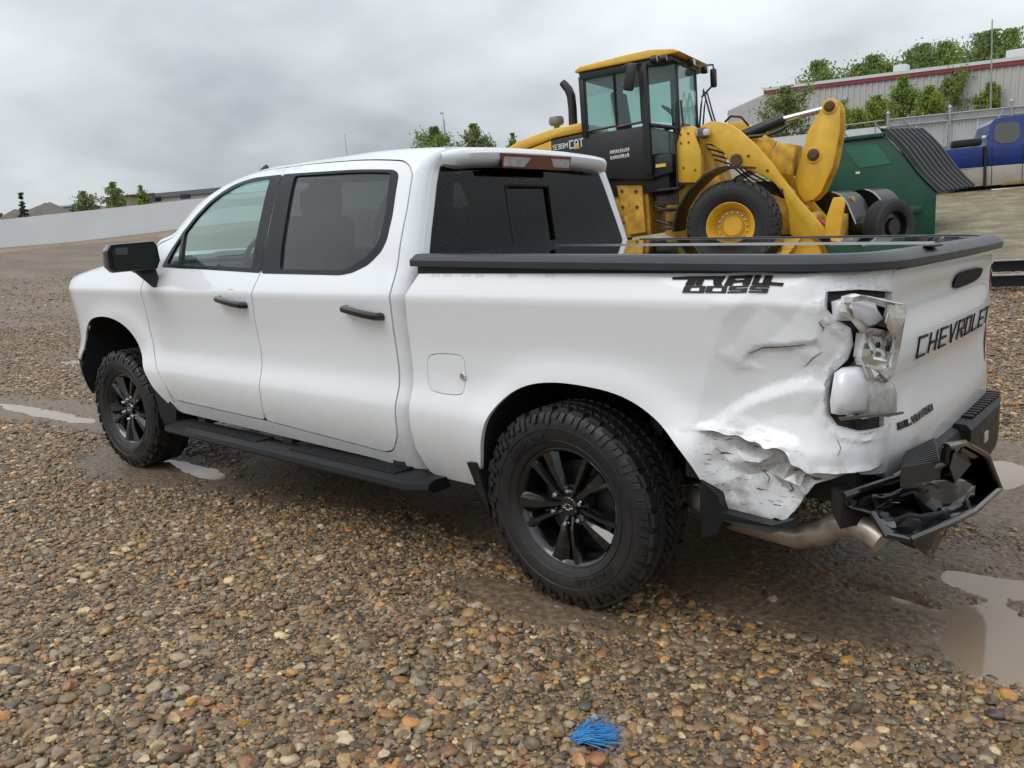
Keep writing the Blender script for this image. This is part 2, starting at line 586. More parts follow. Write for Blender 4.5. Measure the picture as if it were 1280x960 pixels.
def ground_z(x, y):
    x = np.asarray(x, float); y = np.asarray(y, float)
    z = terrain(x, y)+.012*(fnoise(x*2.2, y*2.2, 3)-.5)+.006*(fnoise(x*9, y*9, 5)-.5)
    wob = .55*(fnoise(x*3.1, y*3.1, 21)-.5)+.35*(fnoise(x*9, y*9, 27)-.5)
    for p in PUDDLES:
        q = ell(x, y, p)+wob
        z = z-p[5]*np.clip(1.25-q, 0, .9)/.9
    return z
def mudmask(x, y):
    x = np.asarray(x, float); y = np.asarray(y, float)
    wob = 1.1*(fnoise(x*2.3, y*2.3, 31)-.5)+.5*(fnoise(x*7, y*7, 37)-.5)
    m = 0*x
    for c in MUD:
        m = np.maximum(m, np.clip((1.15-ell(x, y, c)-wob)*2.2, 0, 1))
    return m
def ground_mat():
    m = bpy.data.materials.new('gravel_ground')
    m.use_nodes = True
    t = m.node_tree; b = t.nodes['Principled BSDF']
    N = t.nodes.new; L = t.links.new
    co = N('ShaderNodeTexCoord')
    v1 = N('ShaderNodeTexVoronoi'); v1.inputs['Scale'].default_value = 38
    v2 = N('ShaderNodeTexVoronoi'); v2.inputs['Scale'].default_value = 15
    for v in (v1, v2):
        v.inputs['Randomness'].default_value = 1
        L(co.outputs['Object'], v.inputs['Vector'])
    sp = N('ShaderNodeSeparateColor'); L(v1.outputs['Color'], sp.inputs[0])
    rp = N('ShaderNodeValToRGB'); e = rp.color_ramp.elements
    e[0].position = 0; e[0].color = (.045, .031, .021, 1)
    e[1].position = 1; e[1].color = (.36, .27, .18, 1)
    for p, c in ((.3, (.10, .070, .046, 1)), (.55, (.155, .11, .072, 1)), (.75, (.20, .17, .14, 1)), (.9, (.24, .14, .075, 1))):
        k = e.new(p); k.color = c
    L(sp.outputs[0], rp.inputs[0])
    big = N('ShaderNodeTexNoise'); big.inputs['Scale'].default_value = .35; big.inputs['Detail'].default_value = 7
    L(co.outputs['Object'], big.inputs['Vector'])
    # finer, paler ground in streaks (old tyre tracks) further off
    mp = N('ShaderNodeMapping'); mp.inputs['Rotation'].default_value = (0, 0, .5); mp.inputs['Scale'].default_value = (.12, 1.1, 1)
    L(co.outputs['Object'], mp.inputs[0])
    trk = N('ShaderNodeTexNoise'); trk.inputs['Scale'].default_value = 1.1; trk.inputs['Detail'].default_value = 6
    L(mp.outputs[0], trk.inputs['Vector'])
    r2 = N('ShaderNodeMapRange'); r2.inputs[1].default_value = .42; r2.inputs[2].default_value = .62; r2.inputs[4].default_value = .75
    L(trk.outputs[0], r2.inputs[0])
    mx = N('ShaderNodeMix'); mx.data_type = 'RGBA'
    at = N('ShaderNodeAttribute'); at.attribute_name = 'far'
    q = N('ShaderNodeMath'); q.operation = 'MULTIPLY'; L(r2.outputs[0], q.inputs[0]); L(at.outputs['Fac'], q.inputs[1])
    L(q.outputs[0], mx.inputs[0]); L(rp.outputs[0], mx.inputs[6]); mx.inputs[7].default_value = (.21, .16, .115, 1)
    # mud
    mu = N('ShaderNodeAttribute'); mu.attribute_name = 'mud'
    mx2 = N('ShaderNodeMix'); mx2.data_type = 'RGBA'
    n3 = N('ShaderNodeTexNoise'); n3.inputs['Scale'].default_value = 30; n3.inputs['Detail'].default_value = 8
    L(co.outputs['Object'], n3.inputs['Vector'])
    rm = N('ShaderNodeValToRGB'); rm.color_ramp.elements[0].position = .35; rm.color_ramp.elements[0].color = (.095, .064, .040, 1)
    rm.color_ramp.elements[1].position = .68; rm.color_ramp.elements[1].color = (.225, .158, .10, 1)
    L(n3.outputs[0], rm.inputs[0])
    L(mu.outputs['Fac'], mx2.inputs[0]); L(mx.outputs[2], mx2.inputs[6]); L(rm.outputs[0], mx2.inputs[7])
    # dry grass and bare dirt up the slope
    gs = N('ShaderNodeAttribute'); gs.attribute_name = 'grass'
    n4 = N('ShaderNodeTexNoise'); n4.inputs['Scale'].default_value = 2.2; n4.inputs['Detail'].default_value = 9; n4.inputs['Roughness'].default_value = .7
    L(co.outputs['Object'], n4.inputs['Vector'])
    rg = N('ShaderNodeValToRGB'); eg = rg.color_ramp.elements
    eg[0].position = .36; eg[0].color = (.13, .105, .07, 1); eg[1].position = .64; eg[1].color = (.34, .275, .165, 1)
    k = eg.new(.5); k.color = (.215, .18, .095, 1)
    L(n4.outputs[0], rg.inputs[0])
    mx3 = N('ShaderNodeMix'); mx3.data_type = 'RGBA'
    L(gs.outputs['Fac'], mx3.inputs[0]); L(mx2.outputs[2], mx3.inputs[6]); L(rg.outputs[0], mx3.inputs[7])
    L(mx3.outputs[2], b.inputs['Base Color'])
    rr = N('ShaderNodeMapRange'); rr.inputs[3].default_value = .65; rr.inputs[4].default_value = .50
    L(mu.outputs['Fac'], rr.inputs[0]); L(rr.outputs[0], b.inputs['Roughness'])
    h = N('ShaderNodeMath'); h.operation = 'MULTIPLY_ADD'
    L(v2.outputs['Distance'], h.inputs[0]); h.inputs[1].default_value = 1.2; L(v1.outputs['Distance'], h.inputs[2])
    im = N('ShaderNodeMath'); im.operation = 'SUBTRACT'; im.inputs[0].default_value = 1.0; L(mu.outputs['Fac'], im.inputs[1])
    h2 = N('ShaderNodeMath'); h2.operation = 'MULTIPLY'; L(h.outputs[0], h2.inputs[0]); L(im.outputs[0], h2.inputs[1])
    h3 = N('ShaderNodeMath'); h3.operation = 'MULTIPLY_ADD'; L(n3.outputs[0], h3.inputs[0]); h3.inputs[1].default_value = -.8; L(h2.outputs[0], h3.inputs[2])
    bp = N('ShaderNodeBump'); bp.inputs['Strength'].default_value = .8; bp.inputs['Distance'].default_value = .02; bp.invert = True
    L(h3.outputs[0], bp.inputs['Height']); L(bp.outputs[0], b.inputs['Normal'])
    return m
def axis(lo, hi, step, far_lo, far_hi, g=1.13):
    a = list(np.arange(lo, hi+1e-6, step))
    s = step; p = lo; left = []
    while p > far_lo:
        s *= g; p -= s; left.append(p)
    s = step; p = hi; right = []
    while p < far_hi:
        s *= g; p += s; right.append(p)
    return np.array(left[::-1]+a+right)
gx = axis(-9.5, 3.0, .045, -1800, 1500)
gy = axis(-3.6, 3.4, .045, -1200, 1800)
X, Y = np.meshgrid(gx, gy)
Z = ground_z(X, Y)
nx, ny = len(gx), len(gy)
idx = np.arange(nx*ny).reshape(ny, nx)
quads = np.stack([idx[:-1, :-1], idx[:-1, 1:], idx[1:, 1:], idx[1:, :-1]], -1).reshape(-1, 4)
me = bpy.data.meshes.new('ground')
me.vertices.add(nx*ny); me.vertices.foreach_set('co', np.stack([X, Y, Z], -1).ravel())
me.loops.add(quads.size); me.loops.foreach_set('vertex_index', quads.ravel())
me.polygons.add(len(quads)); me.polygons.foreach_set('loop_start', np.arange(0, quads.size, 4)); me.polygons.foreach_set('loop_total', np.full(len(quads), 4))
me.update()
for nm, val in (('mud', mudmask(X, Y)), ('far', np.clip((np.hypot(X-1.9, Y+3.4)-7)/6, 0, 1)), ('grass', np.clip((Y-9.2+2*(fnoise(X*.5, Y*.5, 51)-.5))/1.2, 0, 1)*np.clip((X+14+4*(fnoise(X*.3, Y*.3, 55)-.5))/3, 0, 1))):
    at = me.attributes.new(nm, 'FLOAT', 'POINT')
    at.data.foreach_set('value', val.ravel().astype(np.float32))
ground = tag(link('ground', me, ground_mat(), None, True, 0), kind='structure')
# puddle water: level sheets that the hollows cut to shape
def water_mat():
    m = bpy.data.materials.new('puddle_water'); m.use_nodes = True
    t = m.node_tree; b = t.nodes['Principled BSDF']
    b.inputs['Base Color'].default_value = (.27, .20, .14, 1)
    b.inputs['Roughness'].default_value = .06
    b.inputs['IOR'].default_value = 1.33
    b.inputs['Specular IOR Level'].default_value = .6
    n = t.nodes.new('ShaderNodeTexNoise'); n.inputs['Scale'].default_value = 14
    co = t.nodes.new('ShaderNodeTexCoord'); t.links.new(co.outputs['Object'], n.inputs['Vector'])
    bp = t.nodes.new('ShaderNodeBump'); bp.inputs['Strength'].default_value = .06; bp.inputs['Distance'].default_value = .005
    t.links.new(n.outputs[0], bp.inputs['Height']); t.links.new(bp.outputs[0], b.inputs['Normal'])
    return m
wm = water_mat()
PZ = float(ground_z(np.array([1.42]), np.array([-.34]))[0])+.026
mb = MB()
mb.v = [(.72, -.95, PZ), (1.95, -.95, PZ), (1.95, .50, PZ), (1.02, .50, PZ), (.72, 0, PZ)]; mb.f = [(0, 1, 2, 3, 4)]
tag(mb.build('puddle', wm, None, smooth=False, fix=False), kind='structure')
for p in PUDDLES[3:]:
    lo = float(ground_z(np.array([p[0]]), np.array([p[1]]))[0])
    mb = MB()
    n = 40
    ca, sa = math.cos(p[4]), math.sin(p[4])
    zw = lo+p[5]*.55
    for k in range(n):
        a = 2*PI*k/n
        u, v = 1.5*p[2]*math.cos(a), 1.5*p[3]*math.sin(a)
        mb.v.append((p[0]+u*ca-v*sa, p[1]+u*sa+v*ca, zw))
    mb.f.append(tuple(range(n)))
    tag(mb.build('puddle', wm, None, smooth=False, fix=False), kind='structure')
# ================================================================== WHITE PICKUP TRUCK
# body shape: s runs along the body, v up the section, returns a point on the driver's side
def pchip(xs,ys):
    n=len(xs);h=[xs[i+1]-xs[i] for i in range(n-1)];d=[(ys[i+1]-ys[i])/h[i] for i in range(n-1)]
    m=[0]*n;m[0]=d[0];m[-1]=d[-1]
    for i in range(1,n-1):
        if d[i-1]*d[i]<=0:m[i]=0
        else:
            w1=2*h[i]+h[i-1];w2=h[i]+2*h[i-1];m[i]=(w1+w2)/(w1/d[i-1]+w2/d[i])
    def f(x):
        if x<=xs[0]:return ys[0]+(x-xs[0])*m[0]
        if x>=xs[-1]:return ys[-1]+(x-xs[-1])*m[-1]
        lo=0;hi=n-1
        while hi-lo>1:
            k=(lo+hi)//2
            if xs[k]<=x:lo=k
            else:hi=k
        t=(x-xs[lo])/h[lo]
        return (ys[lo]*(1+2*t)*(1-t)**2+m[lo]*h[lo]*t*(1-t)**2+ys[lo+1]*t*t*(3-2*t)+m[lo+1]*h[lo]*t*t*(t-1))
    return f
def sst(a,b,x):
    t=min(1,max(0,(x-a)/(b-a)));return t*t*(3-2*t)
BODY=pchip([.36,.44,.50,.56,.63,.70,.72,.82,.88,.98,1.08,1.16,1.190,1.2175,1.2325,1.262,1.305],[.90,.942,.966,.984,.998,1.002,1.0,.966,.959,.963,.976,.988,.9928,.9968,.9915,.979,.957])
CABY=pchip([1.305,1.33,1.45,1.60,1.74,1.80,1.835,1.865,1.895,1.945,2.00,2.16,2.36,2.56],
           [.957,.945,.905,.845,.785,.755,.733,.705,.668,.625,.572,.412,.212,.0])
CABZ=pchip([1.305,1.33,1.45,1.60,1.74,1.80,1.835,1.865,1.895,1.945,2.00,2.16,2.36,2.56],
           [1.305,1.33,1.45,1.60,1.74,1.80,1.832,1.856,1.875,1.891,1.902,1.913,1.919,1.921])
def archd(x,z,cx,cz,rx,rz,n=2.6):
    # distance-like outside a superellipse arch
    q=(abs((x-cx)/rx)**n+abs((z-cz)/rz)**n)**(1/n)
    return (q-1)*min(rx,rz)
def halfw(x,z):
    y=BODY(z)
    y-=.22*max(0,(-4.22-x)/.48)**2.4
    y-=.02*max(0,(x-.2)/.8)**2
    if z<1.25:
        for c in((.085,.42,.505,.485),(-3.74,.42,.52,.62)):
            d=archd(x,z,*c)
            y+=.024*math.exp(-(max(0,d)/.07)**2)*(1 if d>0 else 1)*sst(1.25,1.0,z)
    return y
def drop(x):
    return .055*max(0,(-2.25-x)/.45)**2*sst(-3.26,-3.08,x)+.035*max(0,(x+1.5)/.6)**2
def side(s,v,bed=False):
    """point on left side: s along the body, v up the section"""
    if bed:
        if s<=.90:
            return (s,-halfw(s,v),v)
        a=min(1.2,(s-.90)/.36)*math.pi/2
        y=halfw(.90,v)
        return (.90+.20*math.sin(a),-(y-.28*(1-math.cos(a))),v)
    if v<=1.305:
        y=halfw(s,v);z=v
        x=s
    else:
        y=CABY(v);z=CABZ(v)
        z-=drop(s)*min(1,max(0,(z-1.305)/.6))
        x=s
        y-=.22*max(0,(-4.22-s)/.48)**2.4
    if s>-.98:   # rear cab corner
        a=min(1.15,(s+.98)/.16)*math.pi/2
        x=-.98+.13*math.sin(a)-(0 if v<1.3 else .14*(z-1.305)*sst(-.98,-.82,s)); y-=.09*(1-math.cos(a))
    return (x,-y,z)
white = M('white_paint', (.80, .825, .845), .32, coat=.9, cr=.04, dirt=.6, dcol=(.30, .26, .21), dz=(.25, .95))
white_hit = M('white_paint_crushed', (.80, .825, .845), .34, coat=.8, cr=.06, wear=True, dirt=.5, dcol=(.30, .26, .21), dz=(.25, .95))
blk_plastic = M('black_plastic', (.013, .0135, .015), .48, spec=.35, var=.12, vs=20, bump=.12, bs=260)
blk_gloss = M('black_gloss', (.008, .008, .009), .14, coat=.6)
blk_satin = M('black_satin', (.010, .011, .013), .38, spec=.28, var=.1, vs=9, bump=.08, bs=300)
rubber = M('tyre_rubber', (.0125, .0128, .014), .46, var=.2, vs=12, bump=.2, bs=120, dirt=.32, dcol=(.085, .065, .045), dz=(0., .55))
wheel_blk = M('wheel_black', (.006, .0065, .0075), .16, coat=.8, var=.05, vs=6)
under = M('underbody', (.012, .011, .010), .8, var=.4, vs=8)
chrome = M('chrome', (.75, .75, .76), .12, metal=1)
red_lens = M('red_lens', (.13, .008, .012), .12, coat=1)
clear_grey = M('frosted_lens', (.42, .42, .40), .25, coat=1, var=.2, vs=40)
refl_white = M('reflector_white', (.72, .72, .75), .22, coat=.8, var=.05)
silver_part = M('silvered_plastic', (.72, .71, .69), .15, metal=.8, var=.2, vs=28)
gasket = M('gasket', (.022, .012, .011), .6, var=.3, vs=30)
glass_f = GLASS('front_side_glass', (.66, .82, .78), film=.03)
glass_d = GLASS('privacy_glass', (.10, .115, .12), film=.045)
glass_r = GLASS('rear_glass', (.055, .06, .065), refl=.55)
interior = M('cabin_trim', (.035, .035, .036), .75, var=.1)
leather = M('seat_fabric', (.05, .05, .052), .7, var=.15, vs=15)
mirror_m = M('mirror_glass', (.022, .028, .028), .08, spec=.4)
exh = M('exhaust_steel', (.42, .37, .31), .42, metal=.7, var=.25, vs=18)
truck = empty('pickup_truck', 'white crew-cab pickup truck with crushed rear corner and hanging black bumper', 'pickup truck')

FD = [(-3.037, .54), (-3.09, .64), (-3.218, .808), (-3.27, .981), (-3.265, 1.135), (-3.258, 1.297), (-3.255, 1.42), (-3.17, 1.56), (-3.06, 1.70), (-2.90, 1.805), (-2.70, 1.862), (-2.55, 1.885), (-2.328, 1.90), (-2.05, 1.895), (-2.009, 1.835), (-1.99, 1.571), (-1.977, 1.326), (-2.008, 1.237), (-2.043, 1.074), (-2.045, .987), (-2.033, .806), (-2.019, .687), (-2.037, .521), (-2.538, .53)]
RD = [(-2.05, 1.895), (-1.762, 1.885), (-1.38, 1.86), (-1.058, 1.84), (-.997, 1.813), (-.961, 1.774), (-.943, 1.626), (-.935, 1.394), (-.932, 1.253), (-.945, 1.075), (-.947, 1.002), (-.94, .747), (-.948, .578), (-.994, .498), (-1.068, .475), (-1.56, .498), (-2.037, .521), (-2.019, .687), (-2.033, .806), (-2.045, .987), (-2.043, 1.074), (-2.008, 1.237), (-1.977, 1.326), (-1.99, 1.571), (-2.009, 1.835)]
OPEN = FD[:14]+RD[1:17]+FD[23:]
DF = [(-3.085, 1.385), (-3.045, 1.52), (-2.962, 1.645), (-2.854, 1.725), (-2.731, 1.776), (-2.61, 1.803), (-2.492, 1.822), (-2.276, 1.836), (-2.016, 1.832), (-2.0, 1.571), (-1.984, 1.324), (-2.433, 1.341), (-2.854, 1.362)]
DR = [(-2.004, 1.832), (-1.467, 1.806), (-1.094, 1.79), (-1.052, 1.771), (-1.022, 1.578), (-1.021, 1.468), (-1.044, 1.417), (-1.117, 1.359), (-1.218, 1.323), (-1.301, 1.312), (-1.973, 1.322), (-1.986, 1.571)]
GQ = [(-3.035, 1.405), (-2.985, 1.56), (-2.955, 1.60), (-2.882, 1.388)]
GF = [(-2.840, 1.374), (-2.932, 1.622), (-2.832, 1.704), (-2.712, 1.759), (-2.590, 1.787), (-2.407, 1.812), (-2.112, 1.820), (-2.075, 1.347)]
GR = [(-1.885, 1.815), (-1.110, 1.780), (-1.072, 1.606), (-1.066, 1.478), (-1.085, 1.440), (-1.145, 1.388), (-1.228, 1.350), (-1.305, 1.330), (-1.815, 1.338)]
FARCH = [(-4.30, .50), (-4.295, .70), (-4.265, .86), (-4.20, .955), (-4.10, 1.01), (-3.91, 1.04), (-3.73, 1.032), (-3.57, .99), (-3.448, .915), (-3.356, .80), (-3.248, .657), (-3.152, .53), (-3.106, .478)]
RARCH = [(-.505, .395), (-.43, .49), (-.405, .556), (-.377, .665), (-.331, .767), (-.249, .842), (-.146, .887), (-.027, .905), (.096, .904), (.237, .891), (.338, .86), (.425, .813), (.502, .754), (.565, .689), (.602, .622), (.63, .55)]
FARCH = chaikin(FARCH, 2, False)
RARCH = chaikin(RARCH, 2, False)
FUEL = [(-.704, .969), (-.539, .976), (-.509, .957), (-.517, .821), (-.549, .801), (-.695, .802), (-.741, .825), (-.738, .942)]
def rnd(p, r=.03, n=4):
    """round the corners of a closed polygon by a fixed radius"""
    q = []
    m = len(p)
    for i in range(m):
        a, b, c = Vector(p[i-1]), Vector(p[i]), Vector(p[(i+1) % m])
        l1, l2 = (a-b).length, (c-b).length
        u_, w_ = (a-b)/l1, (c-b)/l2
        k = min(r, l1*.45, l2*.45)
        s_, e_ = b+u_*k, b+w_*k
        for j in range(n+1):
            t = j/n
            x = s_*(1-t)**2+b*2*t*(1-t)+e_*t*t
            q.append((x.x, x.y))
    return q
def S(off=0., bed=False):
    def f(s, v):
        p = side(s, v, bed)
        return (p[0], p[1]+off, p[2])
    return f
IN = (0, .03, 0)
CREASES = [([(-4.62, v_), (-.80, v_)], .05) for v_ in (1.190, 1.2175, 1.2325, 1.262, .705, .735)]
for mir in (False, True):
    sgn = 1 if mir else -1
    def pan(name, o, mat, par, mf=None, **k):
        return panel(name, o, mf or S(), mat, par, mirror=mir, inward=k.pop('inward', IN), lines=CREASES if mf is None else (), **k)
    # ---- front fender
    fa = [p for p in FARCH if p[0] > -3.9 or p[1] > .70]
    fo = fa+[(-3.05, .50)]+[(a-.004, b) for a, b in FD[1:6]]+[(-3.262, 1.40), (-3.7, 1.375), (-4.1, 1.335), (-4.4, 1.275), (-4.62, 1.19), (-4.66, 1.0), (-4.66, .76), (-4.45, .725)]
    ff = pan('front_fender', fo, white, truck, sp=.045, edge=.02, inward=(0, .010, 0))
    pan('bumper_side', [p for p in FARCH if p[0] < -3.9 and p[1] < .705][::-1]+[(-4.36, .45), (-4.56, .50), (-4.64, .62), (-4.655, .752), (-4.45, .718)], blk_plastic, truck, mf=S(.006), sp=.05, edge=.03, inward=(0, .02, 0))
    # ---- doors
    for nm, o, d, gl in (('front_door', FD, DF, [GQ, GF]), ('rear_door', RD, DR, [GR])):
        o2 = offset(rnd(o, .04), .0038)
        hole = rnd(d, .022)
        door = pan(nm, o2, white, truck, holes=[hole], sp=.045, edge=.03)
        trim = pan('window_trim', offset(hole, -.004), blk_satin, door, mf=S(-.002), holes=[rnd(g, .02) for g in gl], sp=.05, edge=.03, inward=(0, .022, 0))
        for g in gl:
            pan('window_glass', offset(rnd(g, .02), -.006), glass_f if nm == 'front_door' else glass_d, door, mf=S(.010), sp=.09, edge=.05, inward=(0, .002, 0))
        hx, hz = (-2.215, 1.168) if nm == 'front_door' else (-1.113, 1.140)
        hy = halfw(hx, hz)
        mb = MB()
        path = [(hx-.122, sgn*(hy-.005), hz+.016), (hx-.113, sgn*(hy+.028), hz+.015), (hx-.05, sgn*(hy+.037), hz+.008), (hx+.05, sgn*(hy+.037), hz-.006), (hx+.113, sgn*(hy+.028), hz-.014), (hx+.122, sgn*(hy-.005), hz-.016)]
        # flattened grip: a tube squeezed in depth
        bm_ = MB(); bm_.tube(path, .0185, 10)
        mb.v = [(x, y, z) for x, y, z in bm_.v]; mb.f = bm_.f
        h = mb.build('handle', blk_gloss, door)
        mb = MB()
        cup = [(hx+.078*math.cos(t), sgn*(hy+.004-.012*(1-abs(math.sin(t)))), hz+.028+.042*math.sin(t)) for t in [PI*k/10 for k in range(11)]]
        mb.prism(cup, (0, -sgn*.012, 0)).build('handle_cup', white, door)
    # ---- cab frame: pillars, rail, rocker
    ap = [(-3.262, 1.40), (-3.19, 1.56), (-3.08, 1.71), (-2.92, 1.825), (-2.72, 1.885), (-2.56, 1.925), (-2.45, 1.99)]
    rear_e = [(-.842, 1.99), (-.82, 1.75), (-.82, 1.40), (-.82, 1.30), (-.835, 1.22), (-.85, 1.08), (-.85, .75), (-.85, .54), (-.80, .42), (-.80, .40)]
    fo = ap+rear_e+[(-1.2, .425), (-2.0, .44), (-3.0, .455), (-3.10, .478), (-3.05, .50), (-3.035, .535)]+[(a-.002, b) for a, b in FD[1:6]]
    pan('cab_frame', fo, white, truck, holes=[offset(rnd(OPEN, .04), -.0034)], sp=.05, edge=.03)
# ---- bed sides; the driver's side carries the damage
TL = [(1.021, 1.250), (1.123, 1.250), (1.262, 1.235), (1.262, .81), (1.245, .808), (1.12, .822), (1.052, .842), (1.025, .876), (1.027, .949), (1.043, 1.003), (1.087, 1.049), (1.105, 1.092), (1.095, 1.13), (1.049, 1.165), (1.024, 1.195)]
TEAR = [(.50, .80), (.58, .786), (.676, .788), (.758, .779), (.813, .761), (.885, .758), (.907, .723), (.962, .702), (1.08, .690), (1.30, .69)]
CRK = [(.72, 1.015), (.736, 1.035), (.751, 1.057), (.796, 1.078), (.884, 1.087), (.937, 1.094), (.975, 1.104)]
CRK2 = [(.931, 1.019), (.962, 1.05), (.992, 1.07)]
FOLD = [(.59, .775), (.606, .80), (.672, .861), (.74, .907), (.806, .939), (.882, .970), (.96, .985)]
RIM = [(.80, 1.30), (.733, 1.222), (.666, 1.165), (.633, 1.058), (.602, .976), (.578, .892), (.55, .80)]
FOLD2 = [(.86, 1.26), (.93, 1.20), (.985, 1.16), (1.0, 1.10)]
FOLD3 = [(.70, .80), (.78, .85), (.88, .86), (.97, .835), (1.02, .80)]
LOWF = [[(.66, .70), (.74, .64), (.80, .56)], [(.80, .74), (.84, .66), (.90, .60), (.91, .54)], [(.93, .69), (.90, .62), (.87, .55)], [(.97, .69), (1.0, .65), (.96, .60)]]
def sdist(p, pl):
    best = 1e9; sg = 1
    for (a, b) in zip(pl[:-1], pl[1:]):
        dx, dz = b[0]-a[0], b[1]-a[1]
        t = max(0, min(1, ((p[0]-a[0])*dx+(p[1]-a[1])*dz)/(dx*dx+dz*dz)))
        ex, ez = p[0]-a[0]-t*dx, p[1]-a[1]-t*dz
        d = math.hypot(ex, ez)
        if d < best:
            best = d; sg = 1 if dx*ez-dz*ex > 0 else -1
    return best, sg
def nz(x, z, k, o=0.):
    return noise.noise(Vector((x*k, o, z*k)))
# buckled sheet: depth (inward, metres) at control points; flat facets between them meet in sharp creases
UP = [(.80, 1.305, 0), (.733, 1.222, 0), (.666, 1.165, 0), (.633, 1.058, 0), (.602, .976, 0), (.578, .892, 0), (.555, .80, 0), (.45, .70, 0), (.45, 1.31, 0), (1.0, 1.31, 0), (1.27, 1.31, 0), (1.27, 1.0, 0), (1.27, .60, 0),
 (.742, 1.150, .010), (.805, 1.215, .010), (.86, 1.262, .004), (.935, 1.225, .016), (.99, 1.175, .010), (1.06, 1.27, .004), (.88, 1.16, .017), (.70, 1.085, .012),
 (.728, 1.030, .012), (.742, 1.060, .010), (.80, 1.088, .006), (.885, 1.097, .008), (.975, 1.112, .006), (.745, 1.038, .021), (.80, 1.070, .024), (.885, 1.079, .026), (.968, 1.096, .020),
 (.935, 1.024, .030), (.962, 1.055, .018), (.990, 1.074, .012), (.69, .985, .016), (.80, 1.005, .029), (.88, 1.015, .031), (1.0, 1.02, .018), (1.02, .95, .014),
 (.612, .82, .010), (.672, .868, .022), (.74, .914, .030), (.806, .946, .034), (.882, .977, .033), (.96, .990, .024), (.640, .815, .004), (.70, .857, .006), (.77, .893, .006), (.83, .917, .008), (.90, .942, .008), (.98, .945, .010),
 (.68, .81, .002), (.78, .835, .010), (.86, .862, .014), (.95, .868, .010), (1.0, .81, .002), (.91, .80, .0), (.76, .795, -.004), (1.08, .77, -.004), (1.1, .70, .004), (.98, .76, -.002)]
LOW = [(.50, .82, 0), (.52, .60, 0), (.58, .79, .004), (.60, .68, .010), (.62, .56, .006), (.66, .76, .020), (.665, .68, .030), (.69, .60, .018), (.70, .74, .040), (.735, .70, .020), (.75, .64, .052), (.72, .53, .010), (.775, .745, .045), (.79, .70, .022), (.815, .66, .056), (.78, .58, .026), (.80, .51, .012), (.845, .735, .040), (.85, .69, .062), (.87, .65, .024), (.885, .60, .052), (.85, .55, .030), (.87, .50, .010), (.90, .71, .030), (.925, .68, .050), (.935, .635, .020), (.93, .585, .040), (.965, .69, .026), (.985, .65, .042), (.96, .60, .02), (1.05, .68, .02), (1.06, .64, .03), (1.27, .69, 0), (1.27, .62, 0), (.65, .45, 0), (.9, .45, 0)]
def tri2(pts):
    vs, es, fs, *_ = delaunay_2d_cdt([Vector(p[:2]) for p in pts], [], [], 0, 1e-6)
    dep = []
    for q in vs:
        dep.append(min(pts, key=lambda p: (p[0]-q.x)**2+(p[1]-q.y)**2)[2])
    T = []
    for f in fs:
        a, b, c = [(vs[i].x, vs[i].y) for i in f]
        den = (b[1]-c[1])*(a[0]-c[0])+(c[0]-b[0])*(a[1]-c[1])
        if abs(den) > 1e-9: T.append((a, b, c, den, dep[f[0]], dep[f[1]], dep[f[2]]))
    ed = [((vs[i].x, vs[i].y), (vs[j].x, vs[j].y)) for i, j in es]
    return T, ed
UP_T, UP_E = tri2(UP)
LOW_T, LOW_E = tri2(LOW)
def facet(s, v, T):
    for a, b, c, den, da, db, dc in T:
        l1 = ((b[1]-c[1])*(s-c[0])+(c[0]-b[0])*(v-c[1]))/den
        if l1 < -1e-6: continue
        l2 = ((c[1]-a[1])*(s-c[0])+(a[0]-c[0])*(v-c[1]))/den
        if l2 < -1e-6 or l1+l2 > 1+1e-6: continue
        return l1*da+l2*db+(1-l1-l2)*dc
    return 0.
def dent(s, v):
    """inward push (metres) on the crushed corner"""
    if s < .45: return 0., 0., 0.
    p = (s, v)
    d, sg = sdist(p, TEAR)
    low = below(p) and d > .0015
    y = facet(s, v, LOW_T if low else UP_T)
    w = 1. if s > .75 else sst(.56, .75, s)
    y += .0015*w*nz(s, v, 9., 5.)
    # raised lip round the lamp opening
    dl = float(pdist([p], TL)[0])
    y -= .007*math.exp(-((dl-.034)/.006)**2)*sst(1.27, 1.2, v)
    y += .002*nz(s, v, 22, 1.)*math.exp(-(dl/.08)**2)
    if low:
        k = sst(.56, .66, s)
        y += k*.030*sst(0, .008, d)+k*.006*abs(nz(s, v, 13, 4.))*sst(0, .03, d)
    elif v < .86:
        y -= .007*math.exp(-(d/.014)**2)*sst(.58, .68, s)*(1+.9*nz(s, v, 30, 7.))
        y += .005*nz(s, v, 20, 9.)*math.exp(-(d/.045)**2)*sst(.82, .92, s)
    e = sst(1.262, 1.13, s)
    return .25*y*e, y*e, .006*w*e*nz(s, v, 6., 8.)
def wearv(s, v):
    p = (s, v)
    if s < .5: return 0.
    d, sg = sdist(p, TEAR)
    a = 1.0*sst(.0, .02, d)*sst(.55, .66, s) if below(p) else .75*math.exp(-d/.03)*sst(.60, .74, s)
    dl = float(pdist([p], TL)[0])
    a = max(a, .6*math.exp(-dl/.06)*sst(.9, .98, s))
    a = max(a, .55*math.exp(-(sdist(p, CRK)[0]/.02)), .5*math.exp(-(sdist(p, CRK2)[0]/.02)))
    return a
def bedmap(s, v):
    p = side(s, v, True)
    a = max(0, min(1, (s-.90)/.36))*PI/2
    dx, dy, dz = dent(s, v)
    return (p[0]-dx-dy*math.sin(a)*.8, p[1]+dy*max(.25, math.cos(a)), p[2]+dz)
def shift(pl, d):
    q = []
    for i, p in enumerate(pl):
        a = pl[max(0, i-1)]; b = pl[min(len(pl)-1, i+1)]
        l = math.hypot(b[0]-a[0], b[1]-a[1])
        q.append((p[0]-(b[1]-a[1])/l*d, p[1]+(b[0]-a[0])/l*d))
    return q
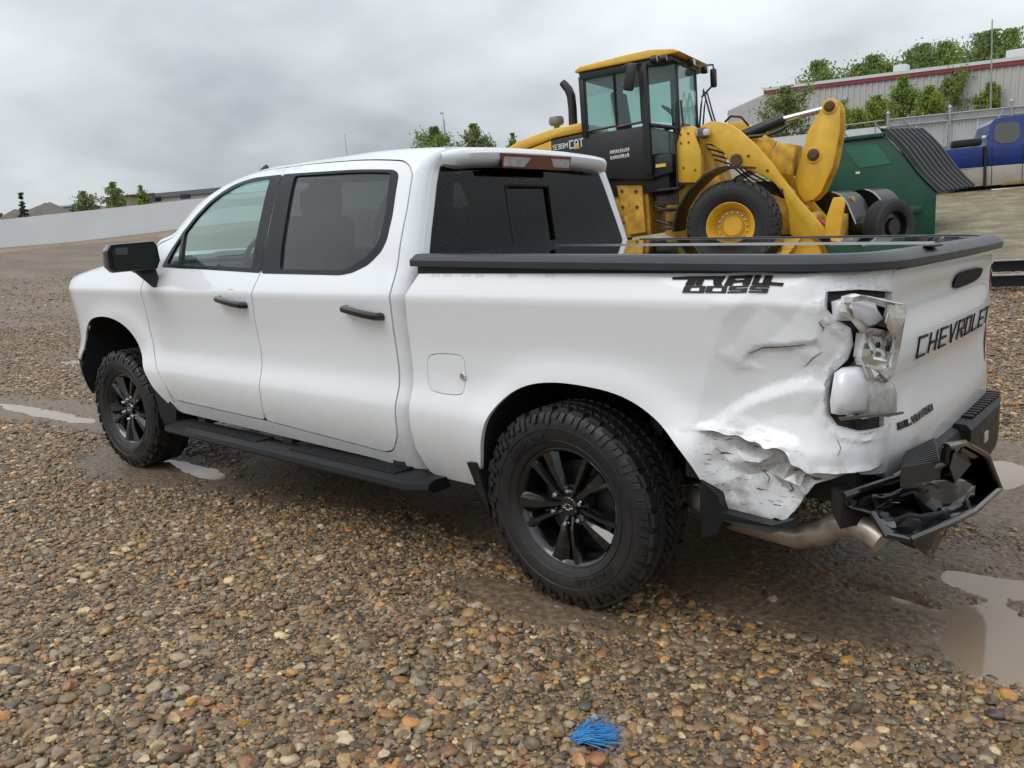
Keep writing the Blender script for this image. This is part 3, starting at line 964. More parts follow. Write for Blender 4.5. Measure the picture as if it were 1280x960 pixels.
def jag(pl, amp, sp, sd):
    rn = random.Random(sd)
    q = resample(pl, sp, False)
    return [(a+rn.gauss(0, amp), b+rn.gauss(0, amp)) for a, b in q]
TEAR = chaikin([(.50, .80), (.58, .786), (.63, .794), (.676, .784), (.72, .792), (.758, .776), (.79, .780), (.813, .758), (.85, .770), (.885, .756), (.895, .735), (.907, .722), (.94, .716), (.962, .698), (1.0, .705), (1.08, .690), (1.30, .69)], 2, False)
TPOLY = TEAR+[(1.30, .30), (.50, .30)]
def below(p):
    x, z = p
    if z > .82: return False
    if z < .67: return True
    r = False
    for (x1, z1), (x2, z2) in zip(TPOLY, TPOLY[1:]+TPOLY[:1]):
        if (z1 > z) != (z2 > z) and x < (x2-x1)*(z-z1)/(z2-z1)+x1: r = not r
    return r
def above(p): return not below(p)
BLINES = [(TEAR, .008), (shift(TEAR, -.010), .009)]+[([(-.83, v_), (.62, v_)], .04) for v_ in (1.190, 1.2175, 1.2325, 1.262)]
for E_, up_ in ((UP_E, True), (LOW_E, False)):
    for a, b in E_:
        if min(a[0], b[0]) < .53: continue
        q = [p for p in resample([a, b], .011, False) if above(p) == up_ and sdist(p, TEAR)[0] > .014]
        if len(q) > 1: BLINES.append((q, .012))
bf = [(-.76, 1.308), (-.813, 1.221), (-.833, 1.079), (-.836, .971), (-.834, .758), (-.834, .535), (-.80, .42), (-.76, .395)]
bl = [(.66, .515), (.738, .50), (.80, .49), (.834, .51), (.865, .50), (.89, .532), (.93, .57), (.95, .60), (1.0, .64), (1.06, .655), (1.134, .668), (1.262, .655)]
bo = bf[::-1]
bedL = panel('bed_side', [(-.76, .395)]+RARCH+bl+[(1.262, 1.310)]+[(-.762, 1.313)]+bf[1:-1], bedmap, white_hit, truck, holes=[[(a-.020, b+(.006 if b > 1.1 else -.006)) if a < 1.2 else (a, b) for a, b in TL], offset(chaikin(FUEL, 2), -.003)], sp=.04, edge=.015, fine=[(.5, 1.25, .49, 1.30, .0115)], inward=(0, .02, 0), attr=wearv, sharp=50, lines=BLINES)
bedL['label'] = 'crushed and torn rear bed side with scratches'
panel('fuel_door', chaikin(FUEL, 2), S(0, True), white, bedL, sp=.05, inward=(0, .015, 0))
MB().lathe([(.0, -.012), (.013, -.012), (.017, -.004), (.017, .004)], 14, 'y', (-.522, -halfw(-.52, .885)+.001, .885)).build('fuel_latch', chrome, bedL)
# dark-coloured tubes drawn in as crack shade along the sharpest folds
crk_shade_m = M('crack_shade_dark', (.06, .058, .055), .8)
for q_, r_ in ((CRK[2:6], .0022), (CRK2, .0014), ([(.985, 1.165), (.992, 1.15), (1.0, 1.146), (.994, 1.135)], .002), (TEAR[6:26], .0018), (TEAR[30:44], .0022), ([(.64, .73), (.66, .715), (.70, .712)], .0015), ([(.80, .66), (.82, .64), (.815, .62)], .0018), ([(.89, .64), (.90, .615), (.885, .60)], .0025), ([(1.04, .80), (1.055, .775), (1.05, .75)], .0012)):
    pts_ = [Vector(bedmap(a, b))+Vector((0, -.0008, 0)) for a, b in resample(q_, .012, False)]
    MB().tube(pts_, [r_*(.35+.65*math.sin(PI*min(1, (i+.5)/len(pts_)))) for i in range(len(pts_))], 5).build('crack_shade', crk_shade_m, bedL)
blR = [(.66, .515), (.80, .50), (1.0, .52), (1.134, .56), (1.262, .60)]
bedR = panel('bed_side', [(-.76, .395)]+RARCH+blR+[(1.262, 1.310)]+[(-.762, 1.313)]+bf[1:-1], S(0, True), white, truck, holes=[TL], sp=.06, edge=.04, mirror=True, inward=(0, .02, 0))
panel('tail_light', offset(TL, .003), S(.006, True), red_lens, truck, sp=.05, mirror=True, inward=(-.01, .01, 0))
# ---- roof, rear lip, back wall, windscreen, bonnet
def roofmap(x, y):
    a = abs(y)
    lo, hi = 1.80, 2.56
    for _ in range(24):
        m = (lo+hi)/2
        if CABY(m) > a: lo = m
        else: hi = m
    z = CABZ(lo)
    return (x, y, z-drop(x)*min(1, max(0, (z-1.305)/.6)))
ry = CABY(1.99)-.0025
ro = [(-2.46, -ry), (-.868, -ry), (-.868, ry), (-2.46, ry), (-2.60, .52), (-2.70, .3), (-2.735, 0), (-2.70, -.3), (-2.60, -.52)]
roof = panel('roof', ro, roofmap, white, truck, sp=.07, edge=.05, inward=(0, 0, -.012))
for yb in (-.42, -.14, .14, .42):
    pass
mb = MB()
for i in range(29):
    y = -.66+1.32*i/28
    k = max(.12, 1-max(0, (abs(y)-.54)/.12)**2*.9)
    zt = roofmap(-.86, y)[2]
    prof = [(-.875, .0), (-.85, -.002), (-.826, -.010), (-.815, -.026), (-.818, -.052), (-.842, -.080), (-.885, -.092)]
    for (x, dz) in prof:
        mb.v.append((-.88+(x+.88)*k, y, zt-.001+dz*(.55+.45*k)))
for i in range(28):
    for j in range(6):
        a = i*7+j
        mb.f.append((a, a+1, a+8, a+7))
lip = mb.build('roof_lip', white, truck)
# high brake light let into the lip
mb = MB()
def lipx(y, dz): return -.791
zl = roofmap(-.86, 0)[2]
def bl_box(y0, y1, z0, z1, slope0, slope1, x, mat, name, par):
    m_ = MB()
    m_.prism([(x, y0, z1), (x, y1, z1), (x-.008, y1-slope1, z0), (x-.008, y0+slope0, z0)], (.016, 0, 0))
    return m_.build(name, mat, par, smooth=False)
bk = bl_box(-.325, .240, 1.778, 1.846, .015, .015, -.824, red_lens, 'brake_light', truck)
bl_box(-.305, -.10, 1.786, 1.830, 0, .05, -.8205, clear_grey, 'clear_lens', bk)
bl_box(.06, .222, 1.790, 1.832, .03, 0, -.8205, clear_grey, 'clear_lens', bk)
def backx(z): return -.848-.14*max(0, z-1.305)
by_ = [(1.30, .862), (1.45, .812), (1.60, .754), (1.74, .70), (1.79, .675)]
def hwb(z):
    return pchip([a for a, b in by_], [b for a, b in by_])(z)
zz = [1.30, 1.40, 1.5, 1.6, 1.7, 1.79]
bo = [(-hwb(z), z) for z in zz][::-1]+[(-.87, .9), (.87, .9)]+[(hwb(z), z) for z in zz]
wh = [(-hwb(z)+.055, z) for z in (1.775, 1.7, 1.6, 1.5, 1.40, 1.36)]+[(hwb(z)-.055, z) for z in (1.36, 1.40, 1.5, 1.6, 1.7, 1.775)]
back = panel('cab_back', bo, lambda y, z: (backx(z), y, z), white, truck, holes=[wh], sp=.08, inward=(-.03, 0, 0))
win = panel('rear_window', offset(wh, -.012), lambda y, z: (backx(z)+.004, y, z), glass_r, truck, holes=[[(-.20, 1.70), (-.20, 1.42), (.15, 1.42), (.15, 1.70)]], sp=.12, inward=(-.004, 0, 0))
panel('sliding_pane', [(-.205, 1.705), (-.205, 1.42), (.155, 1.42), (.155, 1.705)], lambda y, z: (backx(z)-.012, y, z), glass_r, win, sp=.1, inward=(-.004, 0, 0))
mb = MB()
for a, b in (((-.20, 1.70), (.15, 1.70)), ((.15, 1.70), (.15, 1.42)), ((-.20, 1.42), (-.20, 1.70))):
    mb.tube([(backx(a[1])+.004, *a), (backx(b[1])+.004, *b)], .007, 6)
mb.build('pane_frame', blk_plastic, win)
# windscreen between the pillars
mb = MB()
n = 17
for i in range(n):
    k = i/(n-1)
    w0 = [side(a, b) for a, b in ap[:6]]
    for j, p in enumerate(w0):
        y = p[1]*(1-2*k)
        bow = (1-(2*k-1)**2)
        mb.v.append((p[0]-bow*(.30-.035*j)*.75, y, p[2]+bow*.02))
for i in range(n-1):
    for j in range(5):
        a = i*6+j
        mb.f.append((a, a+1, a+7, a+6))
mb.build('windscreen', glass_f, truck)
def hoodmap(x, y):
    a = abs(y)
    edge = pchip([-4.66, -4.62, -4.4, -4.1, -3.7, -3.262], [1.16, 1.192, 1.277, 1.337, 1.377, 1.402])(x)
    yw = CABY(edge) if edge > 1.305 else BODY(edge)
    yw -= .22*max(0, (-4.22-x)/.48)**2.4
    t = min(1, a/max(.3, yw))
    z = edge+(.065-.042*sst(-3.9, -3.3, x))*(1-t**4)**.8+.012*sst(.5, .42, abs(a-.0))
    return (x, y*yw/.935, z)
ho = [(-3.262, -.932), (-3.262, .932), (-4.3, .932), (-4.55, .93), (-4.64, .90), (-4.69, .5), (-4.70, 0), (-4.69, -.5), (-4.64, -.90), (-4.55, -.93), (-4.3, -.932)]
panel('bonnet', ho, hoodmap, white, truck, sp=.07, edge=.05, inward=(0, 0, -.03))
# ---- nose: grille, lamps, bumper (not seen from here, kept plain but complete)
mb = MB()
mb.box((-4.60, 0, 1.0), (.16, 1.30, .34), bev=.03)
g = mb.build('grille', blk_plastic, truck)
for z in (.90, 1.0, 1.10):
    MB().box((-4.69, 0, z), (.03, 1.24, .03), bev=.008).build('grille_bar', blk_gloss, g)
for sy in (-1, 1):
    hl = MB().box((-4.56, sy*.74, 1.03), (.16, .26, .20), bev=.03).build('headlight', clear_grey, truck)
MB().box((-4.60, 0, .70), (.22, 1.66, .26), bev=.06).build('front_bumper', blk_gloss, truck)
# ---- shark fin
mb = MB()
fx, fy = -2.62, -.45
fz = roofmap(fx, fy)[2]
mb.add([(fx-.10, fy-.03, fz-.005), (fx-.10, fy+.03, fz-.005), (fx+.055, fy+.03, fz-.005), (fx+.055, fy-.03, fz-.005), (fx+.02, fy, fz+.065), (fx+.045, fy, fz+.065)],
       [(0, 1, 4), (0, 4, 5, 3), (1, 2, 5, 4), (2, 3, 5), (0, 3, 2, 1)])
mb.build('roof_antenna', blk_plastic, truck)
# ---- door mirror
for sy in (-1, 1):
    mb = MB()
    def mp(x, y, z): return (x, sy*y, z)
    ring0 = [(1.235, 1.345), (1.262, 1.375), (1.262, 1.47), (1.235, 1.506), (.985, 1.516), (.962, 1.49), (.955, 1.40), (.98, 1.352)]
    cx = 1.10; cz = 1.43
    secs = [(-3.045, 1.0), (-3.06, 1.02), (-3.12, .98), (-3.18, .84), (-3.215, .55)]
    for x, k in secs:
        for (y, z) in ring0:
            mb.v.append(mp(x, cx+(y-cx)*k, cz+(z-cz)*k))
    for i in range(len(secs)-1):
        for j in range(8):
            mb.f.append((i*8+j, i*8+(j+1) % 8, (i+1)*8+(j+1) % 8, (i+1)*8+j))
    mb.f.append(tuple(range(8))); mb.f.append(tuple(32+j for j in range(8)))
    mir_ = mb.build('door_mirror', blk_gloss, truck, sharp=30)
    m2 = MB()
    rg = [mp(-3.042, cx+(y-cx)*.88-.004, cz+(z-cz)*.86) for y, z in ring0]
    m2.prism(rg, (.004, 0, 0)).build('mirror_glass', mirror_m, mir_, smooth=False)
    m3 = MB()
    rg = [mp(-3.038, y, z) for y, z in ((1.15, 1.445), (1.218, 1.447), (1.222, 1.484), (1.15, 1.488))]
    m3.prism(rg, (.004, 0, 0)).build('blind_spot_mirror', M('mirror_small', (.075, .09, .09), .1), mir_, smooth=False)
    m4 = MB()
    m4.prism([mp(-3.09, 1.13, 1.36), mp(-3.10, .97, 1.39), mp(-3.06, .955, 1.24), mp(-3.06, .985, 1.235), mp(-3.09, 1.07, 1.33)], (-.05, 0, 0))
    m4.build('mirror_arm', blk_plastic, mir_, smooth=False)
# ---- bed cover
def ztop(x): return 1.397-.0195*(x+.8)
half = [(-.80, -.968), (-.4, -.978), (0, -.984), (.5, -.984), (.80, -.978), (.93, -.962), (1.02, -.928), (1.085, -.865), (1.125, -.78), (1.145, -.66), (1.155, -.3)]
path = half+[(a, -b) for a, b in half[::-1]]
prof = [(.020, -.052), (.003, -.051), (.0, -.047), (.0, -.026), (.003, -.022), (.036, -.002), (.041, .0), (.080, .001), (.086, -.002), (.088, -.03)]
mb = MB()
m = len(prof)
for i, p in enumerate(path):
    a = path[max(0, i-1)]; b = path[min(len(path)-1, i+1)]
    tx, ty = b[0]-a[0], b[1]-a[1]
    l = math.hypot(tx, ty)
    nx, ny = -ty/l, tx/l
    for (o_, dz) in prof:
        x, y = p[0]+nx*o_, p[1]+ny*o_
        mb.v.append((x, y, ztop(x)+dz))
for i in range(len(path)-1):
    for j in range(m-1):
        a = i*m+j
        mb.f.append((a, a+1, a+m+1, a+m))
mb.f.append(tuple(range(m))); mb.f.append(tuple((len(path)-1)*m+j for j in range(m)))
cover = mb.build('bed_cover_rail', M('rail_plastic', (.024, .027, .033), .36, var=.12, vs=7, bump=.05, bs=400), truck, sharp=24)
gl_blk = M('gloss_panel', (.004, .0045, .005), .055, coat=1, cr=.02, bump=.006, bs=3)
xs = [-.80, -.30, .20, .66, 1.075]
for a, b in zip(xs[:-1], xs[1:]):
    mb = MB()
    if b < 1: vs = [(a+.004, -.905, ztop(a)-.005), (b-.004, -.905, ztop(b)-.005), (b-.004, .905, ztop(b)-.005), (a+.004, .905, ztop(a)-.005)]
    else: vs = [(x, y, ztop(x)-.005) for x, y in ((a+.004, -.905), (.86, -.905), (.97, -.87), (1.04, -.79), (1.07, -.65), (1.07, .65), (1.04, .79), (.97, .87), (.86, .905), (a+.004, .905))]
    mb.prism(vs, (0, 0, -.02)).build('cover_panel', gl_blk, cover, smooth=False)
mb = MB()
for y in (.05,):
    MB().box((.12, y, ztop(.12)-.003), (1.82, .006, .007), rot=Matrix.Rotation(.0195, 4, 'Y')).build('cover_strip', M('strip_alu', (.55, .56, .57), .3, metal=.8), cover)
MB().box((1.128, -.37, ztop(1.1)+.002), (.03, .12, .008), rot=Matrix.Rotation(-.03, 4, 'Z'), bev=.003).build('cover_badge', blk_satin, cover)
MB().box((.88, .36, ztop(.9)+.0), (.05, .16, .03), bev=.006).build('cover_latch', blk_plastic, cover)
# dark seal between cover and bed rail
sl_ = MB()
inn = []
for i, p in enumerate(path):
    inn.append((p[0]*.975-.012, p[1]*.962))
for p in inn:
    sl_.v += [(p[0], p[1], 1.29), (p[0], p[1], ztop(p[0])-.04)]
for i in range(len(inn)-1):
    sl_.f.append((2*i, 2*i+1, 2*i+3, 2*i+2))
sl_.build('cover_seal', blk_plastic, cover)
# ---- tailgate
TGZ = pchip([.55, .60, .66, .75, .84, .92, .965, 1.00, 1.07, 1.13, 1.19, 1.235, 1.26, 1.305], [-.045, -.018, .002, .008, -.010, -.018, -.012, .006, .012, -.008, -.018, -.006, .010, .006])
def tg(y, z):
    x = 1.100+.016*(1-(y/.70)**2)+TGZ(z)*(1-abs(y/.72)**6)
    if y < -.3 and z < .85:                # bent near the hit
        x -= .010*math.sin((y+.3)*12)*sst(-.3, -.6, y)
    return (x, y, z)
to = [(-.695, 1.30), (.695, 1.30), (.70, .66), (.66, .615), (-.66, .62), (-.70, .665)]
gate = panel('tailgate', rnd(to, .012), tg, white, truck, sp=.035, inward=(-.03, 0, 0))
mb = MB()
lettering(mb, 'CHEVROLET', (-.462, .996), .078, .066, .047, .0088, lambda u, v: (lambda q: (q[0]+.0025, q[1], q[2]))(tg(u, v)), (.004, 0, 0))
mb.build('tailgate_lettering', MATS['black_plastic'], gate, smooth=False)
mb = MB()
lettering(mb, 'SILVERADO', (-.60, .778), .030, .017, .012, .0068, lambda u, v: (lambda q: (q[0]+.0025, q[1], q[2]))(tg(u, v)), (.004, 0, 0), slant=.15)
mb.build('model_lettering', blk_gloss, gate, smooth=False)
ho_ = [(.26+.235*math.copysign(abs(math.cos(t))**.5, math.cos(t)), 1.214+(.030-.008*math.cos(t))*math.copysign(abs(math.sin(t))**.55, math.sin(t))) for t in [2*PI*k/28 for k in range(28)]]
MB().prism([Vector(tg(a, b))+Vector((.003, 0, 0)) for a, b in ho_], (.007, 0, 0)).build('tailgate_handle', M('handle_black', (.010, .010, .011), .6, spec=.2), gate)
# trail badge on the bed side, strokes of two rows
mb = MB()
bm1 = lambda u, v: (lambda q: (q[0], q[1]-.001, q[2]))(bedmap(u, v))
BADGE = {
 'T': [[(0.4802, 1.2997), (0.5368, 1.3018), (0.5368, 1.2928), (0.4802, 1.2922)], [(0.5368, 1.3021), (0.6679, 1.3027), (0.6639, 1.2934), (0.5353, 1.2928)], [(0.5406, 1.2931), (0.5686, 1.2931), (0.5638, 1.2743), (0.533, 1.2743)], [(0.5723, 1.2931), (0.5958, 1.2931), (0.5915, 1.2743), (0.5686, 1.2743)], [(0.6275, 1.2937), (0.6639, 1.294), (0.6586, 1.2826), (0.6326, 1.2817)], [(0.6309, 1.2823), (0.6553, 1.2832), (0.6639, 1.2743), (0.635, 1.2743)], [(0.6809, 1.3027), (0.7601, 1.3027), (0.7578, 1.2946), (0.6777, 1.2946)], [(0.6777, 1.2949), (0.7025, 1.2949), (0.6969, 1.2743), (0.6695, 1.2743)], [(0.7352, 1.2949), (0.7578, 1.2949), (0.7538, 1.2743), (0.7308, 1.2743)], [(0.7013, 1.2892), (0.7361, 1.2892), (0.7343, 1.2823), (0.6994, 1.2823)], [(0.7672, 1.3027), (0.7866, 1.3027), (0.7803, 1.2796), (0.7624, 1.2796)], [(0.7988, 1.3027), (0.8222, 1.3035), (0.8192, 1.2796), (0.7948, 1.2796)], [(0.7618, 1.2799), (0.8192, 1.2814), (0.8176, 1.2743), (0.7607, 1.2743)], [(0.8192, 1.2847), (0.8599, 1.2838), (0.8587, 1.2749), (0.8186, 1.2761)]],
 'B': [[(0.533, 1.2725), (0.6072, 1.2725), (0.6058, 1.2677), (0.5315, 1.2677)], [(0.5299, 1.256), (0.6051, 1.256), (0.6044, 1.251), (0.5272, 1.251)], [(0.5315, 1.268), (0.5556, 1.268), (0.5534, 1.2557), (0.5292, 1.2557)], [(0.5887, 1.268), (0.6065, 1.268), (0.6047, 1.2557), (0.5869, 1.2557)], [(0.6129, 1.2725), (0.6809, 1.2725), (0.6803, 1.2677), (0.6114, 1.2677)], [(0.6093, 1.2563), (0.6803, 1.2563), (0.6799, 1.2518), (0.6086, 1.2518)], [(0.6111, 1.268), (0.6326, 1.268), (0.6309, 1.256), (0.6093, 1.256)], [(0.6662, 1.268), (0.6809, 1.268), (0.6803, 1.256), (0.6646, 1.256)], [(0.6905, 1.2722), (0.752, 1.2725), (0.7509, 1.2683), (0.6893, 1.268)], [(0.6893, 1.2683), (0.7094, 1.2683), (0.7088, 1.2635), (0.688, 1.2635)], [(0.688, 1.2638), (0.7503, 1.2647), (0.7497, 1.2605), (0.6873, 1.2596)], [(0.7323, 1.2608), (0.7497, 1.2608), (0.7488, 1.2557), (0.7314, 1.2557)], [(0.6861, 1.256), (0.7491, 1.2563), (0.7485, 1.2518), (0.6851, 1.2518)], [(0.7589, 1.2722), (0.8184, 1.2728), (0.8176, 1.2686), (0.7578, 1.268)], [(0.7578, 1.2683), (0.7756, 1.2683), (0.7748, 1.2635), (0.7569, 1.2635)], [(0.7569, 1.2638), (0.8166, 1.265), (0.8161, 1.2608), (0.7561, 1.2596)], [(0.7988, 1.2608), (0.8161, 1.2611), (0.8153, 1.256), (0.798, 1.256)], [(0.7561, 1.256), (0.8153, 1.2566), (0.8145, 1.2524), (0.7552, 1.2521)]],
}
for i, q in enumerate(BADGE['T']):
    mb.prism([bm1(u, v) for u, v in q], (0, -.004-.0002*(i % 4), 0))
mb2 = MB()
for i, q in enumerate(BADGE['B']):
    mb2.prism([bm1(u, v) for u, v in q], (0, -.0035-.0002*(i % 4), 0))
mb2.build('side_lettering', M('badge_grey', (.03, .034, .04), .5, spec=.2), bedL, smooth=False)
mb.build('side_lettering', M('badge_black', (.009, .0095, .011), .5, spec=.2), bedL, smooth=False)
# ---- smashed tail light on the driver's side
tl = panel('tail_light', offset(TL, -.035), lambda s, v: (lambda p: (p[0]-.022, p[1]+.022, p[2]))(bedmap(s, v)), gasket, truck, sp=.03, edge=.02, inward=(-.03, .05, 0))
tl['label'] = 'smashed tail light with broken silver reflector shards'
panel('lamp_housing', [(a, b) for a, b in [(1.052, 1.225), (1.12, 1.232), (1.255, 1.215), (1.255, .845), (1.13, .848), (1.075, .862), (1.062, .90), (1.068, .96), (1.085, 1.01), (1.118, 1.05), (1.132, 1.092), (1.122, 1.135), (1.08, 1.175)]], lambda s, v: (lambda p: (p[0]-.014, p[1]+.014, p[2]))(bedmap(s, v)), silver_part, tl, sp=.03, edge=.02, inward=(-.02, .03, 0))
TLP = {
'upper_white': [(1.016, -.941, 1.225), (1.035, -.895, 1.235), (1.076, -.792, 1.209), (1.081, -.778, 1.185), (1.094, -.747, 1.153), (1.077, -.789, 1.136), (1.062, -.827, 1.135), (1.046, -.866, 1.161), (1.019, -.932, 1.167)],
'lower_white': [(1.029, -.934, 1.008), (1.041, -.905, 1.021), (1.065, -.845, 1.023), (1.09, -.783, .997), (1.073, -.826, .962), (1.066, -.843, .869), (1.025, -.945, .881), (1.023, -.95, .921)],
'lower_lens': [(1.082, -.839, .962), (1.091, -.817, .978), (1.11, -.77, .973), (1.125, -.731, .95), (1.13, -.72, .925), (1.131, -.716, .852), (1.118, -.748, .848), (1.082, -.839, .868)],
'bezel_top': [(1.052, -.979, 1.245), (1.068, -.939, 1.25), (1.086, -.895, 1.241), (1.154, -.726, 1.199), (1.148, -.742, 1.194), (1.083, -.902, 1.228), (1.063, -.953, 1.232), (1.051, -.983, 1.227)],
'bezel_left': [(1.048, -.976, 1.226), (1.06, -.946, 1.231), (1.058, -.952, 1.21), (1.064, -.935, 1.181), (1.085, -.884, 1.143), (1.082, -.891, 1.127), (1.064, -.937, 1.173), (1.047, -.979, 1.201)],
'shard_right': [(1.123, -.804, 1.203), (1.154, -.726, 1.198), (1.144, -.752, 1.06), (1.135, -.774, .982), (1.129, -.789, .975), (1.133, -.778, 1.063), (1.134, -.777, 1.121), (1.119, -.813, 1.153), (1.123, -.803, 1.183)],
'mid_reflector': [(1.075, -.868, 1.124), (1.09, -.831, 1.137), (1.125, -.746, 1.116), (1.128, -.737, 1.104), (1.126, -.743, 1.058), (1.122, -.752, 1.018), (1.113, -.775, 1.003), (1.077, -.864, 1.026), (1.071, -.879, 1.054)],
'mid_lower': [(1.082, -.879, 1.029), (1.117, -.791, 1.006), (1.126, -.768, 1.021), (1.123, -.777, .964), (1.116, -.793, .976), (1.097, -.841, 1.013), (1.089, -.86, 1.021), (1.095, -.847, .985), (1.09, -.859, .985)],
'small_dark': [(1.081, -.79, 1.203), (1.097, -.751, 1.191), (1.094, -.758, 1.166), (1.114, -.709, 1.123), (1.114, -.708, 1.111), (1.079, -.795, 1.132), (1.096, -.753, 1.154), (1.083, -.784, 1.185)],
'strip': [(1.049, -.982, .886), (1.085, -.893, .879), (1.141, -.753, .865), (1.154, -.721, .864), (1.154, -.721, .858), (1.141, -.752, .857), (1.088, -.885, .87), (1.052, -.974, .876)]}
TN = Vector((.927, -.374, 0))
def shard(key, name, mat, bulge=0., thick=.008, jit=0., seed=1, inset=.72):
    """crumpled plate: outline ring, raised inner ring and centre, so that it catches light in facets"""
    P = [Vector(p) for p in TLP[key]]
    rn = random.Random(seed)
    c = sum(P, Vector())/len(P)
    if key in ('lower_white', 'upper_white'): P = [c+(p-c)*.97+Vector((.003, .007, 0)) for p in P]; c = sum(P, Vector())/len(P)
    mb = MB(); n = len(P)
    inner = [c+(p-c)*inset+TN*(bulge+jit*rn.uniform(-1, 1)) for p in P]
    cc = c+TN*(bulge*1.1+jit*rn.uniform(-1, 1))
    mb.v = [tuple(p) for p in P]+[tuple(p) for p in inner]+[tuple(cc)]+[tuple(p-TN*thick) for p in P]
    for i in range(n):
        j = (i+1) % n
        mb.f += [(i, j, n+j, n+i), (n+i, n+j, 2*n), (j, i, 2*n+1+i, 2*n+1+j)]
    return mb.build(name, mat, tl, sharp=12 if jit else 75)
shard('upper_white', 'reflector', refl_white, .012, .03)
shard('lower_white', 'reflector', refl_white, .016, .03, inset=.8)
shard('lower_lens', 'lens', clear_grey, .008, .03, inset=.85)
shard('small_dark', 'socket', blk_gloss, -.01, .02, .006, 3)
shard('mid_reflector', 'reflector_bowl', silver_part, -.004, .03, .018, 4, .6)
shard('mid_lower', 'broken_bezel', silver_part, .004, .01, .008, 5, .7)
shard('bezel_top', 'broken_bezel', silver_part, .004, .012, .008, 6, .75)
shard('bezel_left', 'broken_bezel', silver_part, .004, .012, .008, 7, .75)
shard('shard_right', 'lens_shard', silver_part, .0, .006, .012, 8, .6)
shard('strip', 'broken_strip', M('strip_grey', (.10, .10, .09), .4), .0, .008)
for (x, y, z) in ((1.095, -.822, 1.085), (1.112, -.785, 1.07)):
    MB().lathe([(.001, .0), (.008, .002), (.010, .012)], 8, 'x', (x-.002, y, z)).build('bulb_hole', blk_plastic, tl)

